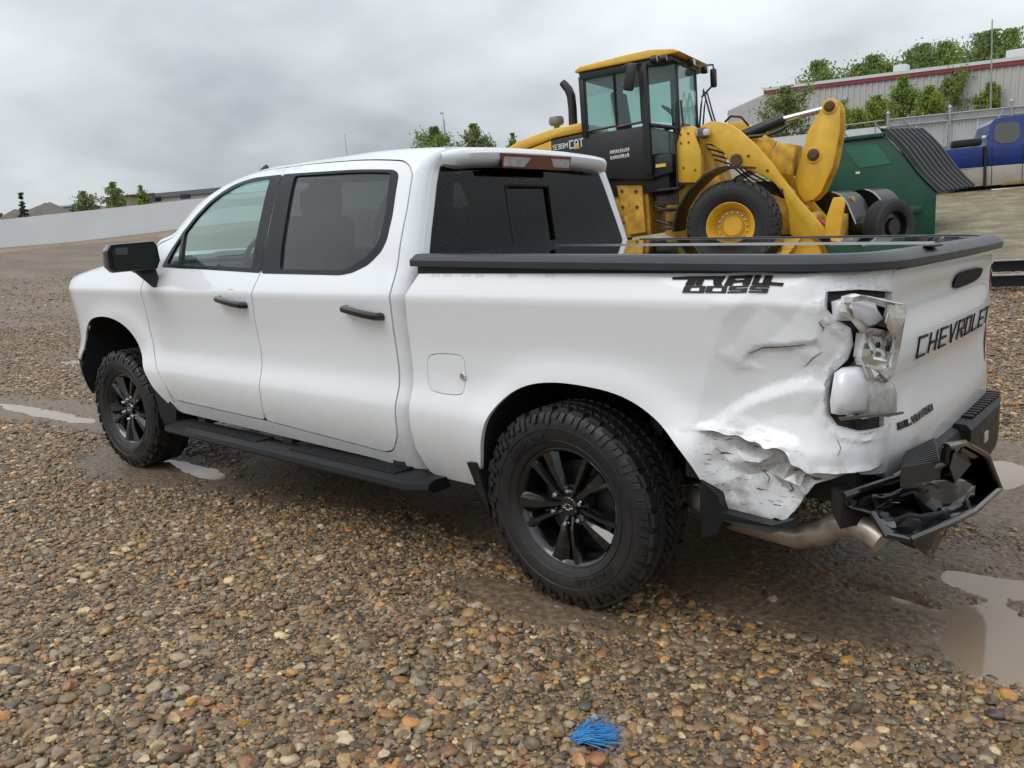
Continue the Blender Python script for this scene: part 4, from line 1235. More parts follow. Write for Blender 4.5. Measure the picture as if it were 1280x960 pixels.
# ---- wheels
def make_wheel(parent, loc, rz=0., outer=-1):
    w = MB()
    w.lathe([(.228, .10), (.205, .085), (.200, .0), (.203, -.06), (.222, -.092), (.240, -.100), (.247, -.103), (.247, -.110), (.238, -.113), (.228, -.108), (.221, -.096)], 56)
    w.lathe([(0.001, -.075), (.085, -.075), (.085, -.03), (.06, -.02)], 32)
    wh = w.build('wheel', wheel_blk, parent)
    wh.location = loc
    wh.rotation_euler = (0, 0, rz if outer < 0 else rz+PI)
    MB().lathe([(.05, -.01), (.17, -.01), (.17, .012), (.05, .012)], 40, closed=True).build('brake_disc', M('disc_steel', (.10, .095, .09), .45, metal=.8, var=.2), wh)
    MB().lathe([(.001, .02), (.20, .02), (.20, .03)], 40).build('back_plate', under, wh)
    MB().box((-.12, .005, .06), (.08, .06, .16), rot=Matrix.Rotation(-.5, 4, 'Y'), bev=.01).build('brake_caliper', M('caliper', (.09, .09, .095), .5), wh)
    for k in range(5):
        a0 = math.radians(125-72*k)
        mb = MB()
        for sg in (-1, 1):
            def pt(r, da, y):
                a = a0+sg*math.radians(da)
                return (r*math.cos(a), y, r*math.sin(a))
            # one arm of the split spoke: bevelled bar widening to the rim
            vs = []
            prof_ = ((.040, 0, 36, -.080, -.066), (.085, 0, 27, -.100, -.080), (.15, .4, 24, -.110, -.088), (.230, .8, 24, -.113, -.092)) if sg < 0 else ((.040, 0, 36, -.080, -.066), (.085, 3.0, 21, -.100, -.080), (.15, 4.5, 17, -.108, -.088), (.230, 5.8, 17, -.110, -.092))
            for (r, d0, d1, y0, y1) in prof_:
                dm = (d0+d1)/2
                vs += [pt(r, d0, y1+.03), pt(r, d0, y1), pt(r, d0+(d1-d0)*.3, y0), pt(r, d1-(d1-d0)*.25, y0), pt(r, d1, y1), pt(r, d1, y1+.03)]
            fs = []
            for i in range(3):
                for j in range(6):
                    fs.append((i*6+j, i*6+(j+1) % 6, (i+1)*6+(j+1) % 6, (i+1)*6+j))
            fs += [tuple(range(6)), tuple(18+j for j in range(6))]
            mb.add(vs, fs)
        # sunken web between the arms
        mb.prism([(r*math.cos(a0+math.radians(d)), -.066, r*math.sin(a0+math.radians(d))) for r, d in ((.06, -8), (.15, -9), (.15, 9), (.06, 8))], (0, .02, 0))
        mb.build('spoke', wheel_blk, wh, sharp=25)
    for k in range(6):
        a = math.radians(90+60*k-8)
        MB().lathe([(.001, -.118), (.007, -.117), (.0115, -.110), (.012, -.08)], 8, c=(.070*math.cos(a), 0, .070*math.sin(a))).build('lug_nut', chrome, wh)
    MB().lathe([(.001, -.098), (.036, -.098), (.040, -.094), (.041, -.07)], 24).build('centre_cap', wheel_blk, wh)
    # bow-tie emblem outline
    bt = [(-.024, -.0045), (-.011, -.0045), (-.008, -.011), (.010, -.011), (.0085, -.0045), (.024, -.0045), (.021, .0045), (.009, .0045), (.006, .011), (-.0115, .011), (-.0095, .0045), (-.021, .0045)]
    mb = MB()
    for a, b in zip(bt, bt[1:]+bt[:1]):
        mb.tube([(a[0], -.0995, a[1]), (b[0], -.0995, b[1])], .0013, 5)
    em = mb.build('emblem', chrome, wh)
    # tyre
    t = MB()
    hp = [(.236, -.106), (.245, -.121), (.262, -.130), (.30, -.139), (.335, -.140), (.358, -.136), (.378, -.127), (.390, -.112), (.393, -.08), (.394, -.03)]
    t.lathe(hp+[(r, -y) for r, y in hp[::-1]], 72)
    for (r, y) in ((.272, -.1345), (.322, -.1415)):
        t.lathe([(r-.003, y+.003), (r, y-.0015), (r+.003, y+.003)], 72)
    nb = 34
    rnd = random.Random(4)
    def blk(a0, a1, y0, y1, r0, r1, sk=0., ch=.003):
        vs = []
        for (r, c) in ((r0, 0), (r1, ch)):
            for (a, y) in ((a0, y0), (a1, y0), (a1, y1), (a0, y1)):
                am = (a0+a1)/2; ym = (y0+y1)/2
                yy = y+(-c if y > ym else c)
                aa = a+(-c/r if a > am else c/r)+sk*(y-ym)
                vs.append((r*math.cos(aa), yy, r*math.sin(aa)))
        t.add(vs, [(0, 1, 2, 3), (4, 7, 6, 5), (0, 4, 5, 1), (1, 5, 6, 2), (2, 6, 7, 3), (3, 7, 4, 0)])
    st = 2*PI/nb
    for k in range(nb):
        a = k*st
        for j, (yc, wd) in enumerate(((-.058, .042), (0., .048), (.058, .042))):
            o_ = (j % 2)*st*.5+.15*st
            blk(a+o_, a+o_+st*.42, yc-wd/2, yc+wd/2, .390, .405, 2.2 if j != 1 else -2.2)
            blk(a+o_+st*.50, a+o_+st*.90, yc-wd/2, yc+wd/2, .390, .405, 2.2 if j != 1 else -2.2)
        for sg in (-1, 1):
            ln = .128 if k % 2 else .120
            o_ = 0 if sg < 0 else st*.5
            y0, y1 = sorted((sg*.084, sg*ln))
            blk(a+o_, a+o_+st*.74, y0, y1, .382, .403)
            # lugs running down the sidewall, alternating long and short, hooked
            r0 = .338 if k % 2 else .352
            for (ra, rb, aa, ab) in ((r0, .386, .08, .40), (r0+.014, .386, .46, .80)):
                vs = []
                for (r, yl) in ((ra, -.1405), ((ra+rb)/2, -.137), (rb, -.124)):
                    for (al, th) in ((aa, .0), (aa, .0065), (ab, .0065), (ab, .0)):
                        q = a+o_+st*(al+.10*(rb-r)/(rb-ra))
                        vs.append((r*math.cos(q), sg*(abs(yl)+th-.001), r*math.sin(q)))
                fs = []
                for i in range(2):
                    for j in range(4):
                        fs.append((i*4+j, i*4+(j+1) % 4, (i+1)*4+(j+1) % 4, (i+1)*4+j))
                fs += [(0, 1, 2, 3), (8, 9, 10, 11)]
                t.add(vs, fs)
    ty = t.build('tyre', rubber, wh, sharp=30)
    mb = MB()
    for (word, ac) in (('GOODYEAR', 125), ('WRANGLER', -60)):
        lettering(mb, word, (-.11, 0), .018, .022, .009, .005,
                  lambda u, v: ((.284+v)*math.cos(math.radians(ac)-u/.295), -.1385-.05*(v)*0-.0005, (.284+v)*math.sin(math.radians(ac)-u/.295)), (0, -.0022, 0))
    tl_ = mb.build('tyre_lettering', rubber, wh, smooth=False); tl_['kind'] = 'stuff'
    return wh
w0 = make_wheel(truck, (0, -.855, .404))
for (x, y, rz) in ((-3.745, -.855, .056), (0, .855, 0), (-3.745, .855, .056)):
    c = copy_tree(w0, truck)
    c.location = (x, y, .404)
    c.rotation_euler = (0, .9 if x < -1 else 0, 0)
    c.rotation_euler = (0, 0, rz+(PI if y > 0 else 0))
# ---- wheel housings, floor pan, chassis, exhaust
for arc in (RARCH, [(-4.34, .46)]+FARCH):
    arc = resample(arc, .05, False)
    for sg in (-1, 1):
        mb = MB()
        for (x, z) in arc:
            y1 = halfw(x, z)-.022
            mb.v += [(x, sg*y1, z+.004), (x, sg*.74, z+.03), (x, sg*.46, z+.03)]
        for k in range(len(arc)-1):
            for j in range(2):
                mb.f.append((3*k+j, 3*k+j+1, 3*k+j+4, 3*k+j+3))
        k = len(mb.v)
        mb.v += [(x, sg*.47, z+.03) for x, z in arc]
        mb.f.append(tuple(range(k, k+len(arc))))
        mb.build('wheel_housing', under, truck)
mb = MB()
mb.box((-1.9, 0, .56), (4.6, 1.0, .16)); mb.box((-2.05, 0, .55), (2.3, 1.80, .12)); mb.box((.75, 0, .72), (.6, 1.66, .3)); mb.box((.1, 0, .95), (1.8, 1.3, .1))
mb.box((-3.9, 0, .70), (1.2, 1.0, .5))
mb.build('chassis', under, truck, smooth=False)
mb = MB(); mb.tube([(0, -.75, .404), (0, .75, .404)], .06, 12); mb.lathe([(.01, -.16), (.14, -.1), (.16, 0), (.14, .1), (.01, .16)], 16, c=(0, 0, .404))
mb.build('rear_axle', under, truck)
for sg in (-1, 1):
    MB().tube([(.12, sg*.62, .34), (.22, sg*.60, .80)], .03, 8).build('shock_absorber', M('shock', (.30, .30, .28), .4, metal=.5), truck)
MB().tube([(.35, -.62, .42), (.60, -.74, .41), (.76, -.78, .415), (.86, -.79, .415), (.94, -.80, .45), (1.0, -.81, .495), (1.05, -.82, .508), (1.10, -.83, .495), (1.14, -.84, .475)], .045, 14).build('exhaust_pipe', exh, truck)
# interior
mb = MB(); mb.box((-2.05, 0, .90), (2.34, 1.84, .55)); mb.build('cabin_tub', interior, truck, smooth=False)
mb = MB(); mb.box((-3.02, 0, 1.24), (.42, 1.76, .26), bev=.06); mb.build('dashboard', interior, truck)
for (x, ys) in ((-2.30, (-.42, .42)), (-1.35, (-.46, 0, .46))):
    for y in ys:
        se = MB().box((x-.22, y, 1.02+.08), (.52, .46, .18), bev=.06).build('seat', leather, truck)
        MB().box((x+.10, y, 1.33), (.16, .46, .58), rot=Matrix.Rotation(.22, 4, 'Y'), bev=.06).build('seat_back', leather, se)
        MB().box((x+.185, y, 1.685), (.11, .26, .17), rot=Matrix.Rotation(.15, 4, 'Y'), bev=.045).build('headrest', leather, se)
mb = MB()
ring = [Vector((-2.72, -.40, 1.36))+Matrix.Rotation(.45, 3, 'Y') @ Vector((0, .19*math.cos(t), .19*math.sin(t))) for t in [2*PI*k/24 for k in range(25)]]
mb.tube(ring, .016, 8)
mb.box((-2.735, -.40, 1.36), (.04, .34, .05)); mb.box((-2.735, -.40, 1.31), (.04, .06, .14))
mb.build('steering_wheel', interior, truck)
MB().box((-3.06, 0, 1.385), (.30, 1.5, .02), bev=.008).build('dash_top', interior, truck)
MB().box((-2.62, 0, 1.83), (.05, .24, .07), bev=.015).build('interior_mirror', blk_plastic, truck)
hl = MB(); hl.box((-1.75, 0, 1.875), (1.55, 1.05, .02)); hl.build('headliner', M('headliner', (.42, .41, .39), .9), truck, smooth=False)
# ---- running board
for sg in (-1, 1):
    mb = MB()
    sec = [(.90, .352), (.92, .405), (1.05, .412), (1.085, .398), (1.092, .375), (1.06, .352)]
    xs = [-3.06, -2.98, -.80, -.70]
    for i, x in enumerate(xs):
        sh = .05 if i in (0, 3) else 0
        for (y, z) in sec:
            mb.v.append((x+(.04 if i == 0 and y > 1 else 0), sg*(y-(sh if y > 1 else 0)), z))
    k = len(sec)
    for i in range(3):
        for j in range(k):
            mb.f.append((i*k+j, i*k+(j+1) % k, (i+1)*k+(j+1) % k, (i+1)*k+j))
    mb.f += [tuple(range(k)), tuple(3*k+j for j in range(k))]
    rb = mb.build('running_board', blk_satin, truck, sharp=30)
    for (x0, x1) in ((-2.95, -2.05), (-1.75, -.92)):
        pad = MB()
        for q in range(7):
            y = .928+.0175*q
            pad.box(((x0+x1)/2, sg*y, .4135), (x1-x0, .009, .009))
        pad.build('step_pad', blk_plastic, rb, smooth=False)
    for x in (-2.8, -1.9, -1.0):
        MB().box((x, sg*.80, .43), (.08, .28, .05)).build('board_bracket', under, rb, smooth=False)
# ---- mud flaps
for sg in (-1, 1):
    MB().prism([(-3.255, sg*1.01, .66), (-3.21, sg*.985, .66), (-3.05, sg*.97, .47), (-3.09, sg*.96, .33), (-3.17, sg*.98, .31), (-3.20, sg*1.0, .42)], (0, -sg*.22, 0)).build('mud_flap', blk_plastic, truck, smooth=False)
    MB().prism([(.600, sg*1.0, .625), (.655, sg*.985, .575), (.672, sg*.97, .50), (.640, sg*.96, .43), (.585, sg*.965, .405), (.588, sg*.985, .52)], (0, -sg*.24, 0)).build('mud_flap', blk_plastic, truck, smooth=False)
    MB().prism([(-.485, sg*1.01, .525), (-.435, sg*1.005, .53), (-.395, sg*.99, .36), (-.40, sg*.97, .285), (-.46, sg*.98, .40)], (0, -sg*.20, 0)).build('mud_flap', blk_plastic, truck, smooth=False)
# ---- rear bumper: sound half on the far side, torn half hanging on the near side
bl_pts = [(1.055, .575), (1.06, .643), (1.085, .653), (1.160, .650), (1.178, .630), (1.178, .45), (1.16, .41), (1.10, .40)]
mb = MB()
secs = [(.10, 0., 1.), (.18, 0., 1.), (.62, -.005, 1.), (.80, -.03, 1.), (.89, -.08, .98), (.93, -.15, .92)]
for (y, dx_, k) in secs:
    for (x, z) in bl_pts:
        mb.v.append((1.06+(x-1.06)*(k if x > 1.1 else 1)+dx_, y, .60+(z-.60)*k))
n = len(bl_pts)
for i in range(len(secs)-1):
    for j in range(n):
        mb.f.append((i*n+j, i*n+(j+1) % n, (i+1)*n+(j+1) % n, (i+1)*n+j))
mb.f += [tuple(range(n)), tuple((len(secs)-1)*n+j for j in range(n))]
bmp = mb.build('rear_bumper', blk_plastic, truck, sharp=30)
bmp['label'] = 'black rear bumper torn and folded on the near side'
for k in range(12):
    y = .23+.050*k
    MB().box((1.112-.03*max(0, (y-.70)/.2), y, .656), (.095, .022, .012), bev=.004).build('tread_rib', blk_satin, bmp)
MB().box((1.181, .36, .55), (.008, .06, .045), bev=.002).build('parking_sensor', clear_grey, bmp)
MB().box((1.10, -.10, .54), (.10, .40, .20), bev=.03).build('hitch_panel', blk_plastic, bmp)
MB().box((1.13, -.02, .42), (.16, .10, .10), bev=.01).build('tow_receiver', under, bmp)
# near step pad, ribbed, knocked askew
def pp(u, w):   # u along the pad, w across
    a = Vector((1.14, -.655, .708)); b = Vector((1.14, -.27, .678)); c = Vector((1.22, -.52, .655)); d = Vector((1.20, -.90, .725))
    return (a*(1-u)+b*u)*(1-w)+(d*(1-u)+c*u)*w
mb = MB(); mb.prism([pp(0, 0), pp(1, 0), pp(1, 1), pp(0, 1)], (0, 0, -.05)); pad = mb.build('step_pad', blk_satin, bmp, smooth=False)
for k in range(11):
    w = .06+.088*k
    MB().prism([pp(.05, w), pp(.95, w), pp(.95, w+.045), pp(.05, w+.045)], (0, 0, .010)).build('tread_rib', blk_satin, pad, smooth=False)
CV = {'A': (1.05, -.946, .632), 'B': (1.16, -.771, .663), 'C': (1.21, -.541, .651), 'D': (1.235, -.541, .718), 'E': (1.25, -.389, .697), 'F': (1.28, -.167, .603), 'G': (1.305, -.044, .452), 'H': (1.3, -.441, .478), 'I': (1.285, -.684, .509), 'J': (1.26, -.754, .407), 'K': (1.22, -.868, .501), 'L': (1.17, -.927, .524), 'M': (1.12, -.902, .58), 'N': (1.185, -.14, .50), 'O': (1.15, -.52, .51), 'P': (1.20, -.655, .485), 'Q': (1.1, -.771, .576), 'R': (1.225, -.517, .655), 'S': (1.23, .065, .512), 'T': (1.24, .122, .404), 'U': (1.1, -.8, .638), 'W': (1.05, -.923, .595)}
ks = list(CV); ix = {k: i for i, k in enumerate(ks)}
bm = bmesh.new()
bv = [bm.verts.new(CV[k]) for k in ks]
for f in ('AUQW', 'WQM', 'UBOQ', 'BCO', 'CRNO', 'RDEN', 'EFSN', 'FGTS', 'NST', 'NTH', 'TGH', 'ONHP', 'QOP', 'MQP', 'MPL', 'PHI', 'PIK', 'IJK', 'LPK'):
    try: bm.faces.new([bv[ix[c]] for c in f])
    except ValueError: pass
bmesh.ops.triangulate(bm, faces=bm.faces[:])
bmesh.ops.subdivide_edges(bm, edges=bm.edges[:], cuts=3, use_grid_fill=True)
for v in bm.verts:
    q = v.co*9
    v.co += Vector((noise.noise(q), noise.noise(q+Vector((9, 0, 0))), noise.noise(q+Vector((0, 9, 0)))))*.010
bmesh.ops.recalc_face_normals(bm, faces=bm.faces[:])
me = bpy.data.meshes.new('torn_cover'); bm.to_mesh(me); bm.free()
tc_ = link('torn_cover', me, blk_gloss, bmp, True, 22)
sm = tc_.modifiers.new('thick', 'SOLIDIFY'); sm.thickness = .006
for (pts_, mt_, sd_) in (([(1.16, -.64, .615), (1.215, -.42, .595), (1.262, -.20, .515), (1.262, -.38, .462), (1.215, -.62, .50)], blk_gloss, 3),
                         ([(1.17, -.84, .56), (1.235, -.66, .545), (1.268, -.52, .485), (1.25, -.60, .425), (1.19, -.80, .455)], blk_plastic, 9),
                         ([(1.10, -.86, .625), (1.17, -.70, .64), (1.20, -.56, .60), (1.17, -.60, .545), (1.11, -.80, .555)], blk_gloss, 15)):
    bm = bmesh.new()
    bm.faces.new([bm.verts.new(p) for p in pts_])
    bmesh.ops.poke(bm, faces=bm.faces[:])
    bmesh.ops.subdivide_edges(bm, edges=bm.edges[:], cuts=2, use_grid_fill=True)
    for v in bm.verts:
        q = v.co*14+Vector((sd_, 0, 0))
        v.co += Vector((noise.noise(q), noise.noise(q+Vector((9, 0, 0))), noise.noise(q+Vector((0, 9, 0)))))*.028
    me = bpy.data.meshes.new('crumpled_sheet'); bm.to_mesh(me); bm.free()
    o_ = link('crumpled_sheet', me, mt_, bmp, True, 14)
    sm = o_.modifiers.new('thick', 'SOLIDIFY'); sm.thickness = .005
# rolled edges and a raised frame that catch the sky
for nm, path_, r_ in (('folded_edge', 'ABCR', .012), ('folded_edge', 'RDEFG', .014), ('folded_edge', 'GHIK', .013), ('folded_edge', 'KLM', .010), ('crease', 'QOPK', .007), ('crease', 'RNH', .008)):
    MB().tube([Vector(CV[c])+Vector((.004, -.002, .004)) for c in path_], r_, 7).build(nm, blk_gloss, bmp)
MB().prism([Vector(CV['R'])+Vector((.012, .02, -.015)), Vector(CV['D'])+Vector((.012, .04, -.025)), Vector(CV['E'])+Vector((.014, -.01, -.03)), Vector((1.255, -.28, .60)), Vector((1.235, -.40, .56))], (.006, -.004, .002)).build('pocket_panel', M('pocket_grey', (.035, .042, .055), .35), bmp, smooth=False)
MB().prism([(1.04, -.93, .60), (1.10, -.80, .60), (1.09, -.55, .58), (1.05, -.5, .62), (1.0, -.9, .64)], (0, 0, -.08)).build('inner_bracket', under, bmp, smooth=False)
MB().prism([(.66, -.985, .52), (.84, -.975, .505), (.90, -.955, .53), (.90, -.955, .50), (.83, -.97, .475), (.66, -.98, .49)], (0, .05, 0)).build('lower_trim', blk_plastic, truck, smooth=False)

# ================================================================== YELLOW WHEEL LOADER
LX, LY, LZ = Vector((.9777, .2075, .0335)), Vector((-.2082, .9779, .0187)), Vector((-.0289, -.0252, .9993))
loader = empty('wheel_loader', 'yellow wheel loader with black cab parked behind the white pickup', 'wheel loader')
loader.matrix_world = Matrix(((LX.x, LY.x, LZ.x, -3.909), (LX.y, LY.y, LZ.y, 9.144), (LX.z, LY.z, LZ.z, .80), (0, 0, 0, 1)))
cat_y = M('machine_yellow', (.74, .435, .035), .40, coat=.25, var=.10, vs=5, bump=.03, bs=30)
cat_y2 = M('machine_yellow_dirty', (.58, .33, .035), .6, var=.40, vs=7, bump=.08, bs=40)
cab_blk = M('machine_black', (.016, .017, .019), .42, var=.15, vs=8)
big_rub = M('loader_rubber', (.020, .020, .021), .7, var=.3, vs=6, bump=.15, bs=40)
cab_gl = GLASS('cab_glass', (.74, .87, .84), drops=False, film=.05)
steel = M('cylinder_rod', (.62, .62, .63), .15, metal=1)
pin_m = M('pin_steel', (.12, .075, .04), .5, metal=.6, var=.3, vs=20)
def slab(name, poly, y0, y1, mat, par=loader, bev=.012, smooth=False):
    """side-profile plate: polygon in local X-Z, thick from y0 to y1"""
    bm = bmesh.new()
    a = [bm.verts.new((x, y0, z)) for x, z in poly]
    f = bm.faces.new(a)
    r = bmesh.ops.extrude_face_region(bm, geom=[f])
    for v in r['geom']:
        if isinstance(v, bmesh.types.BMVert): v.co.y = y1
    bmesh.ops.recalc_face_normals(bm, faces=bm.faces[:])
    if bev > 0:
        bmesh.ops.bevel(bm, geom=[e for e in bm.edges if len(e.link_faces) == 2 and e.calc_face_angle(0) > .6], offset=bev, segments=2, profile=.5, affect='EDGES', clamp_overlap=True)
    me = bpy.data.meshes.new(name); bm.to_mesh(me); bm.free()
    return link(name, me, mat, par, True, 35)
# chassis
slab('rear_frame', [(-4.6, .75), (-4.55, 1.55), (-2.45, 1.55), (-2.0, 1.43), (-1.46, 1.40), (-1.45, .58), (-1.84, .55), (-2.2, .62), (-2.6, 1.0), (-3.6, 1.0), (-4.0, .7)], -.52, .52, cat_y2)
slab('hitch_plate', [(-1.95, 1.40), (-1.52, 1.36), (-1.50, .62), (-1.80, .60)], -.62, -.54, cat_y2)
for (x, z) in ((-1.86, 1.30), (-1.62, 1.27), (-1.86, 1.05), (-1.62, 1.03), (-1.86, .8)):
    MB().lathe([(.001, -.01), (.028, -.01), (.028, .01)], 8, c=(x, -.625, z)).build('bolt', pin_m, loader)
slab('front_frame', [(-1.25, .55), (-1.2, 1.10), (-.92, 1.34), (-.92, 2.14), (-.64, 2.14), (-.45, 1.75), (-.3, 1.2), (.5, 1.0), (.85, .8), (.8, .42), (-.9, .42)], -.40, .40, cat_y2)
slab('hinge_block', [(-1.5, .95), (-1.2, .95), (-1.2, 1.12), (-1.5, 1.12)], -.25, .25, cat_y2)
slab('side_column', [(-.91, 1.34), (-.93, 1.84), (-.82, 2.16), (-.65, 2.15), (-.54, 1.76), (-.56, 1.30)], -.66, -.44, cat_y)
for k, (a, b) in enumerate((((-1.42, 1.2), (-.9, 1.3)), ((-1.42, 1.02), (-.85, .95)), ((-1.4, .8), (-.8, .72)))):
    MB().tube([(a[0], -.42, a[1]), ((a[0]+b[0])/2, -.50, (a[1]+b[1])/2-.06), (b[0], -.42, b[1])], .022, 7).build('hydraulic_hose', cab_blk, loader)
MB().box((-1.2, -.36, 1.12), (.34, .10, .22), bev=.02).build('valve_block', M('valve_grey', (.12, .11, .10), .5, metal=.4, var=.3, vs=20), loader)
MB().box((-1.12, -.44, .82), (.16, .10, .14), bev=.02).build('bracket_plate', cat_y2, loader)
# engine cover
slab('engine_hood', [(-4.62, 1.75), (-4.35, 2.02), (-3.9, 2.23), (-3.69, 2.31), (-3.12, 2.42), (-2.51, 2.46), (-2.46, 2.30), (-2.98, 2.27), (-3.06, 2.26), (-3.57, 2.16), (-4.0, 1.98)], -.58, .58, cat_y, bev=.04)
slab('hood_side', [(-4.6, 1.55), (-4.58, 1.74), (-4.0, 1.96), (-3.57, 2.14), (-3.08, 2.24), (-3.08, 1.56)], -.56, .56, cat_y)
pnl = slab('side_panel', [(-3.07, 1.56), (-3.07, 2.245), (-2.44, 2.285), (-2.40, 1.56)], -.57, .57, cab_blk)
lw = M('letter_white', (.75, .75, .74), .5)
mb = MB(); lettering(mb, '938M', (-3.035, 2.085), .048, .072, .022, .0125, lambda u, v: (u, -.5755, v+(u+3.0)*.05), (0, -.004, 0)); mb.build('model_number', lw, pnl, smooth=False)
mb = MB(); lettering(mb, 'CAT', (-2.735, 2.06), .062, .115, .026, .021, lambda u, v: (u, -.5755, v+(u+3.0)*.05), (0, -.004, 0)); mb.build('maker_lettering', lw, pnl, smooth=False)
MB().prism([(-2.665, -.5755, 2.05), (-2.555, -.5755, 2.055), (-2.61, -.5755, 2.13)], (0, -.0065, 0)).build('maker_triangle', M('logo_yellow', (.75, .42, .02), .5), pnl, smooth=False)
MB().prism([(-3.062, -.5715, 2.08), (-3.048, -.5715, 2.08), (-3.048, -.5715, 2.19), (-3.062, -.5715, 2.19)], (0, -.004, 0)).build('red_stripe', M('logo_red', (.45, .03, .02), .5), pnl, smooth=False)
MB().tube([(-2.82, -.2, 2.40), (-2.81, -.2, 2.75), (-2.82, -.2, 2.95), (-2.86, -.2, 3.06), (-2.93, -.2, 3.15), (-2.96, -.2, 3.19)], [.075, .075, .075, .072, .066, .06], 14).build('exhaust_stack', cab_blk, loader)
MB().lathe([(.001, 2.68), (.11, 2.67), (.13, 2.63), (.13, 2.56), (.10, 2.53), (.05, 2.52), (.05, 2.36)], 20, 'z', (-3.17, -.1, 0)).build('air_precleaner', M('cleaner_grey', (.20, .20, .19), .4, var=.2), loader)
# cab
slab('cab_base', [(-2.40, 1.55), (-2.36, 2.235), (-1.36, 2.245), (-1.30, 1.9), (-1.28, 1.42), (-2.0, 1.50)], -.76, .76, cab_blk, bev=.03)
MB().box((-1.75, 0, 1.40), (1.35, 1.16, .34), bev=.02).build('cab_mount', cab_blk, loader)
slab('cab_step_box', [(-1.28, 1.45), (-1.29, 1.78), (-.98, 1.78), (-.98, 1.50)], -.72, .72, cab_blk)
stk = MB()
rn = random.Random(3)
for r_ in range(2):
    x = -1.965
    while x < -1.66:
        w_ = rn.uniform(.012, .030)
        z = 1.90-.085*r_; h_ = rn.uniform(.030, .042)
        stk.prism([(a_, -.7615, c_+(a_+2)*.03) for a_, c_ in ((x, z), (x+w_, z), (x+w_*.8, z+h_), (x, z+h_))], (0, -.003, 0))
        x += w_+rn.uniform(.006, .016)
for a in (1.886, 1.80):
    stk.prism([(x, -.7615, z+(x+2)*.03) for x, z in ((-1.97, a), (-1.64, a), (-1.64, a+.006), (-1.97, a+.006))], (0, -.003, 0))
stk.build('door_notice', lw, loader, smooth=False)['kind'] = 'stuff'
ys = .76
rp = [(-2.45, 3.20), (-2.36, 3.26), (-1.05, 3.30), (-.94, 3.27), (-.62, 3.22), (-.50, 3.18), (-.50, 3.10), (-.62, 3.12), (-2.44, 3.17)]
slab('cab_roof', [(-2.46, 3.205), (-2.36, 3.265), (-1.6, 3.31), (-1.20, 3.32), (-.84, 3.27), (-.74, 3.22), (-.82, 3.205), (-2.44, 3.185)], -.84, .84, cat_y, bev=.03)
slab('roof_fascia', [(-2.38, 3.06), (-2.40, 3.18), (-.88, 3.195), (-.84, 3.12), (-1.3, 3.08)], -.80, .80, cab_blk)
posts = [((-2.36, -ys, 2.2), (-2.38, -ys, 3.12), .055), ((-1.34, -ys, 1.5), (-1.33, -ys, 3.15), .07), ((-.92, -.50, 1.85), (-.90, -.50, 3.14), .03),
         ((-2.36, ys, 2.2), (-2.38, ys, 3.12), .055), ((-1.34, ys, 1.5), (-1.33, ys, 3.15), .07), ((-.92, .50, 1.85), (-.90, .50, 3.14), .03)]
for a, b, r in posts:
    MB().box(((a[0]+b[0])/2, a[1], (a[2]+b[2])/2), (r*1.6, r*1.4, b[2]-a[2]), bev=.012).build('cab_post', cab_blk, loader)
for sg in (-1, 1):
    for (x0, x1, nm) in ((-2.32, -1.82, 'side_window'), (-1.82, -1.40, 'door_window')):
        w_ = MB(); w_.prism([(x0+.02, sg*(ys+.005), 2.30), (x1-.02, sg*(ys+.005), 2.32), (x1-.02, sg*(ys+.005), 3.08), (x0+.02, sg*(ys+.005), 3.08)], (0, -sg*.012, 0))
        w_.build(nm, cab_gl, loader, smooth=False)
        fr_ = MB()
        for a, b in (((x0, 2.28), (x1, 2.30)), ((x0, 3.10), (x1, 3.10)), ((x1, 2.28), (x1, 3.10)), ((x0, 2.28), (x0, 3.10))):
            fr_.tube([(a[0], sg*(ys+.01), a[1]), (b[0], sg*(ys+.01), b[1])], .020, 6)
        fr_.build('window_frame', cab_blk, loader)
    # angled front corner panes
    for (z0, z1, nm) in ((2.29, 3.12, 'corner_window'), (1.80, 2.19, 'foot_window')):
        MB().prism([(-1.27, sg*.76, z0), (-.93, sg*.51, z0-(.05 if z0 > 2 else 0)), (-.92, sg*.51, z1-(0 if z0 > 2 else .12)), (-1.27, sg*.76, z1)], (.01, sg*.01, 0)).build(nm, cab_gl, loader, smooth=False)
    MB().tube([(-1.28, sg*.775, 2.24), (-.93, sg*.525, 2.16)], .035, 6).build('waist_rail', cab_blk, loader)
MB().prism([(-.92, -.49, 1.9), (-.92, .49, 1.9), (-.90, .49, 3.13), (-.90, -.49, 3.13)], (.01, 0, 0)).build('windshield', cab_gl, loader, smooth=False)
MB().prism([(-2.40, -.70, 2.32), (-2.40, .70, 2.32), (-2.42, .70, 3.08), (-2.42, -.70, 3.08)], (.01, 0, 0)).build('rear_window', cab_gl, loader, smooth=False)
ls = MB().box((-1.82, 0, 2.18), (.50, .52, .16), bev=.05).build('operator_seat', interior, loader)
MB().box((-2.02, 0, 2.58), (.14, .48, .66), rot=Matrix.Rotation(-.12, 4, 'Y'), bev=.05).build('seat_back', interior, ls)
MB().box((-2.06, 0, 2.98), (.10, .26, .16), bev=.04).build('headrest', interior, ls)
mb = MB(); c0 = Vector((-1.18, 0, 2.48)); mb.tube([c0+Matrix.Rotation(.7, 3, 'Y') @ Vector((.17*math.cos(t), .17*math.sin(t), 0)) for t in [2*PI*k/20 for k in range(21)]], .016, 6)
mb.tube([c0, (-1.0, 0, 2.1)], .03, 8); mb.build('steering_wheel', interior, loader)
MB().box((-1.0, 0, 2.12), (.2, .3, .3), bev=.05).build('console', interior, loader)
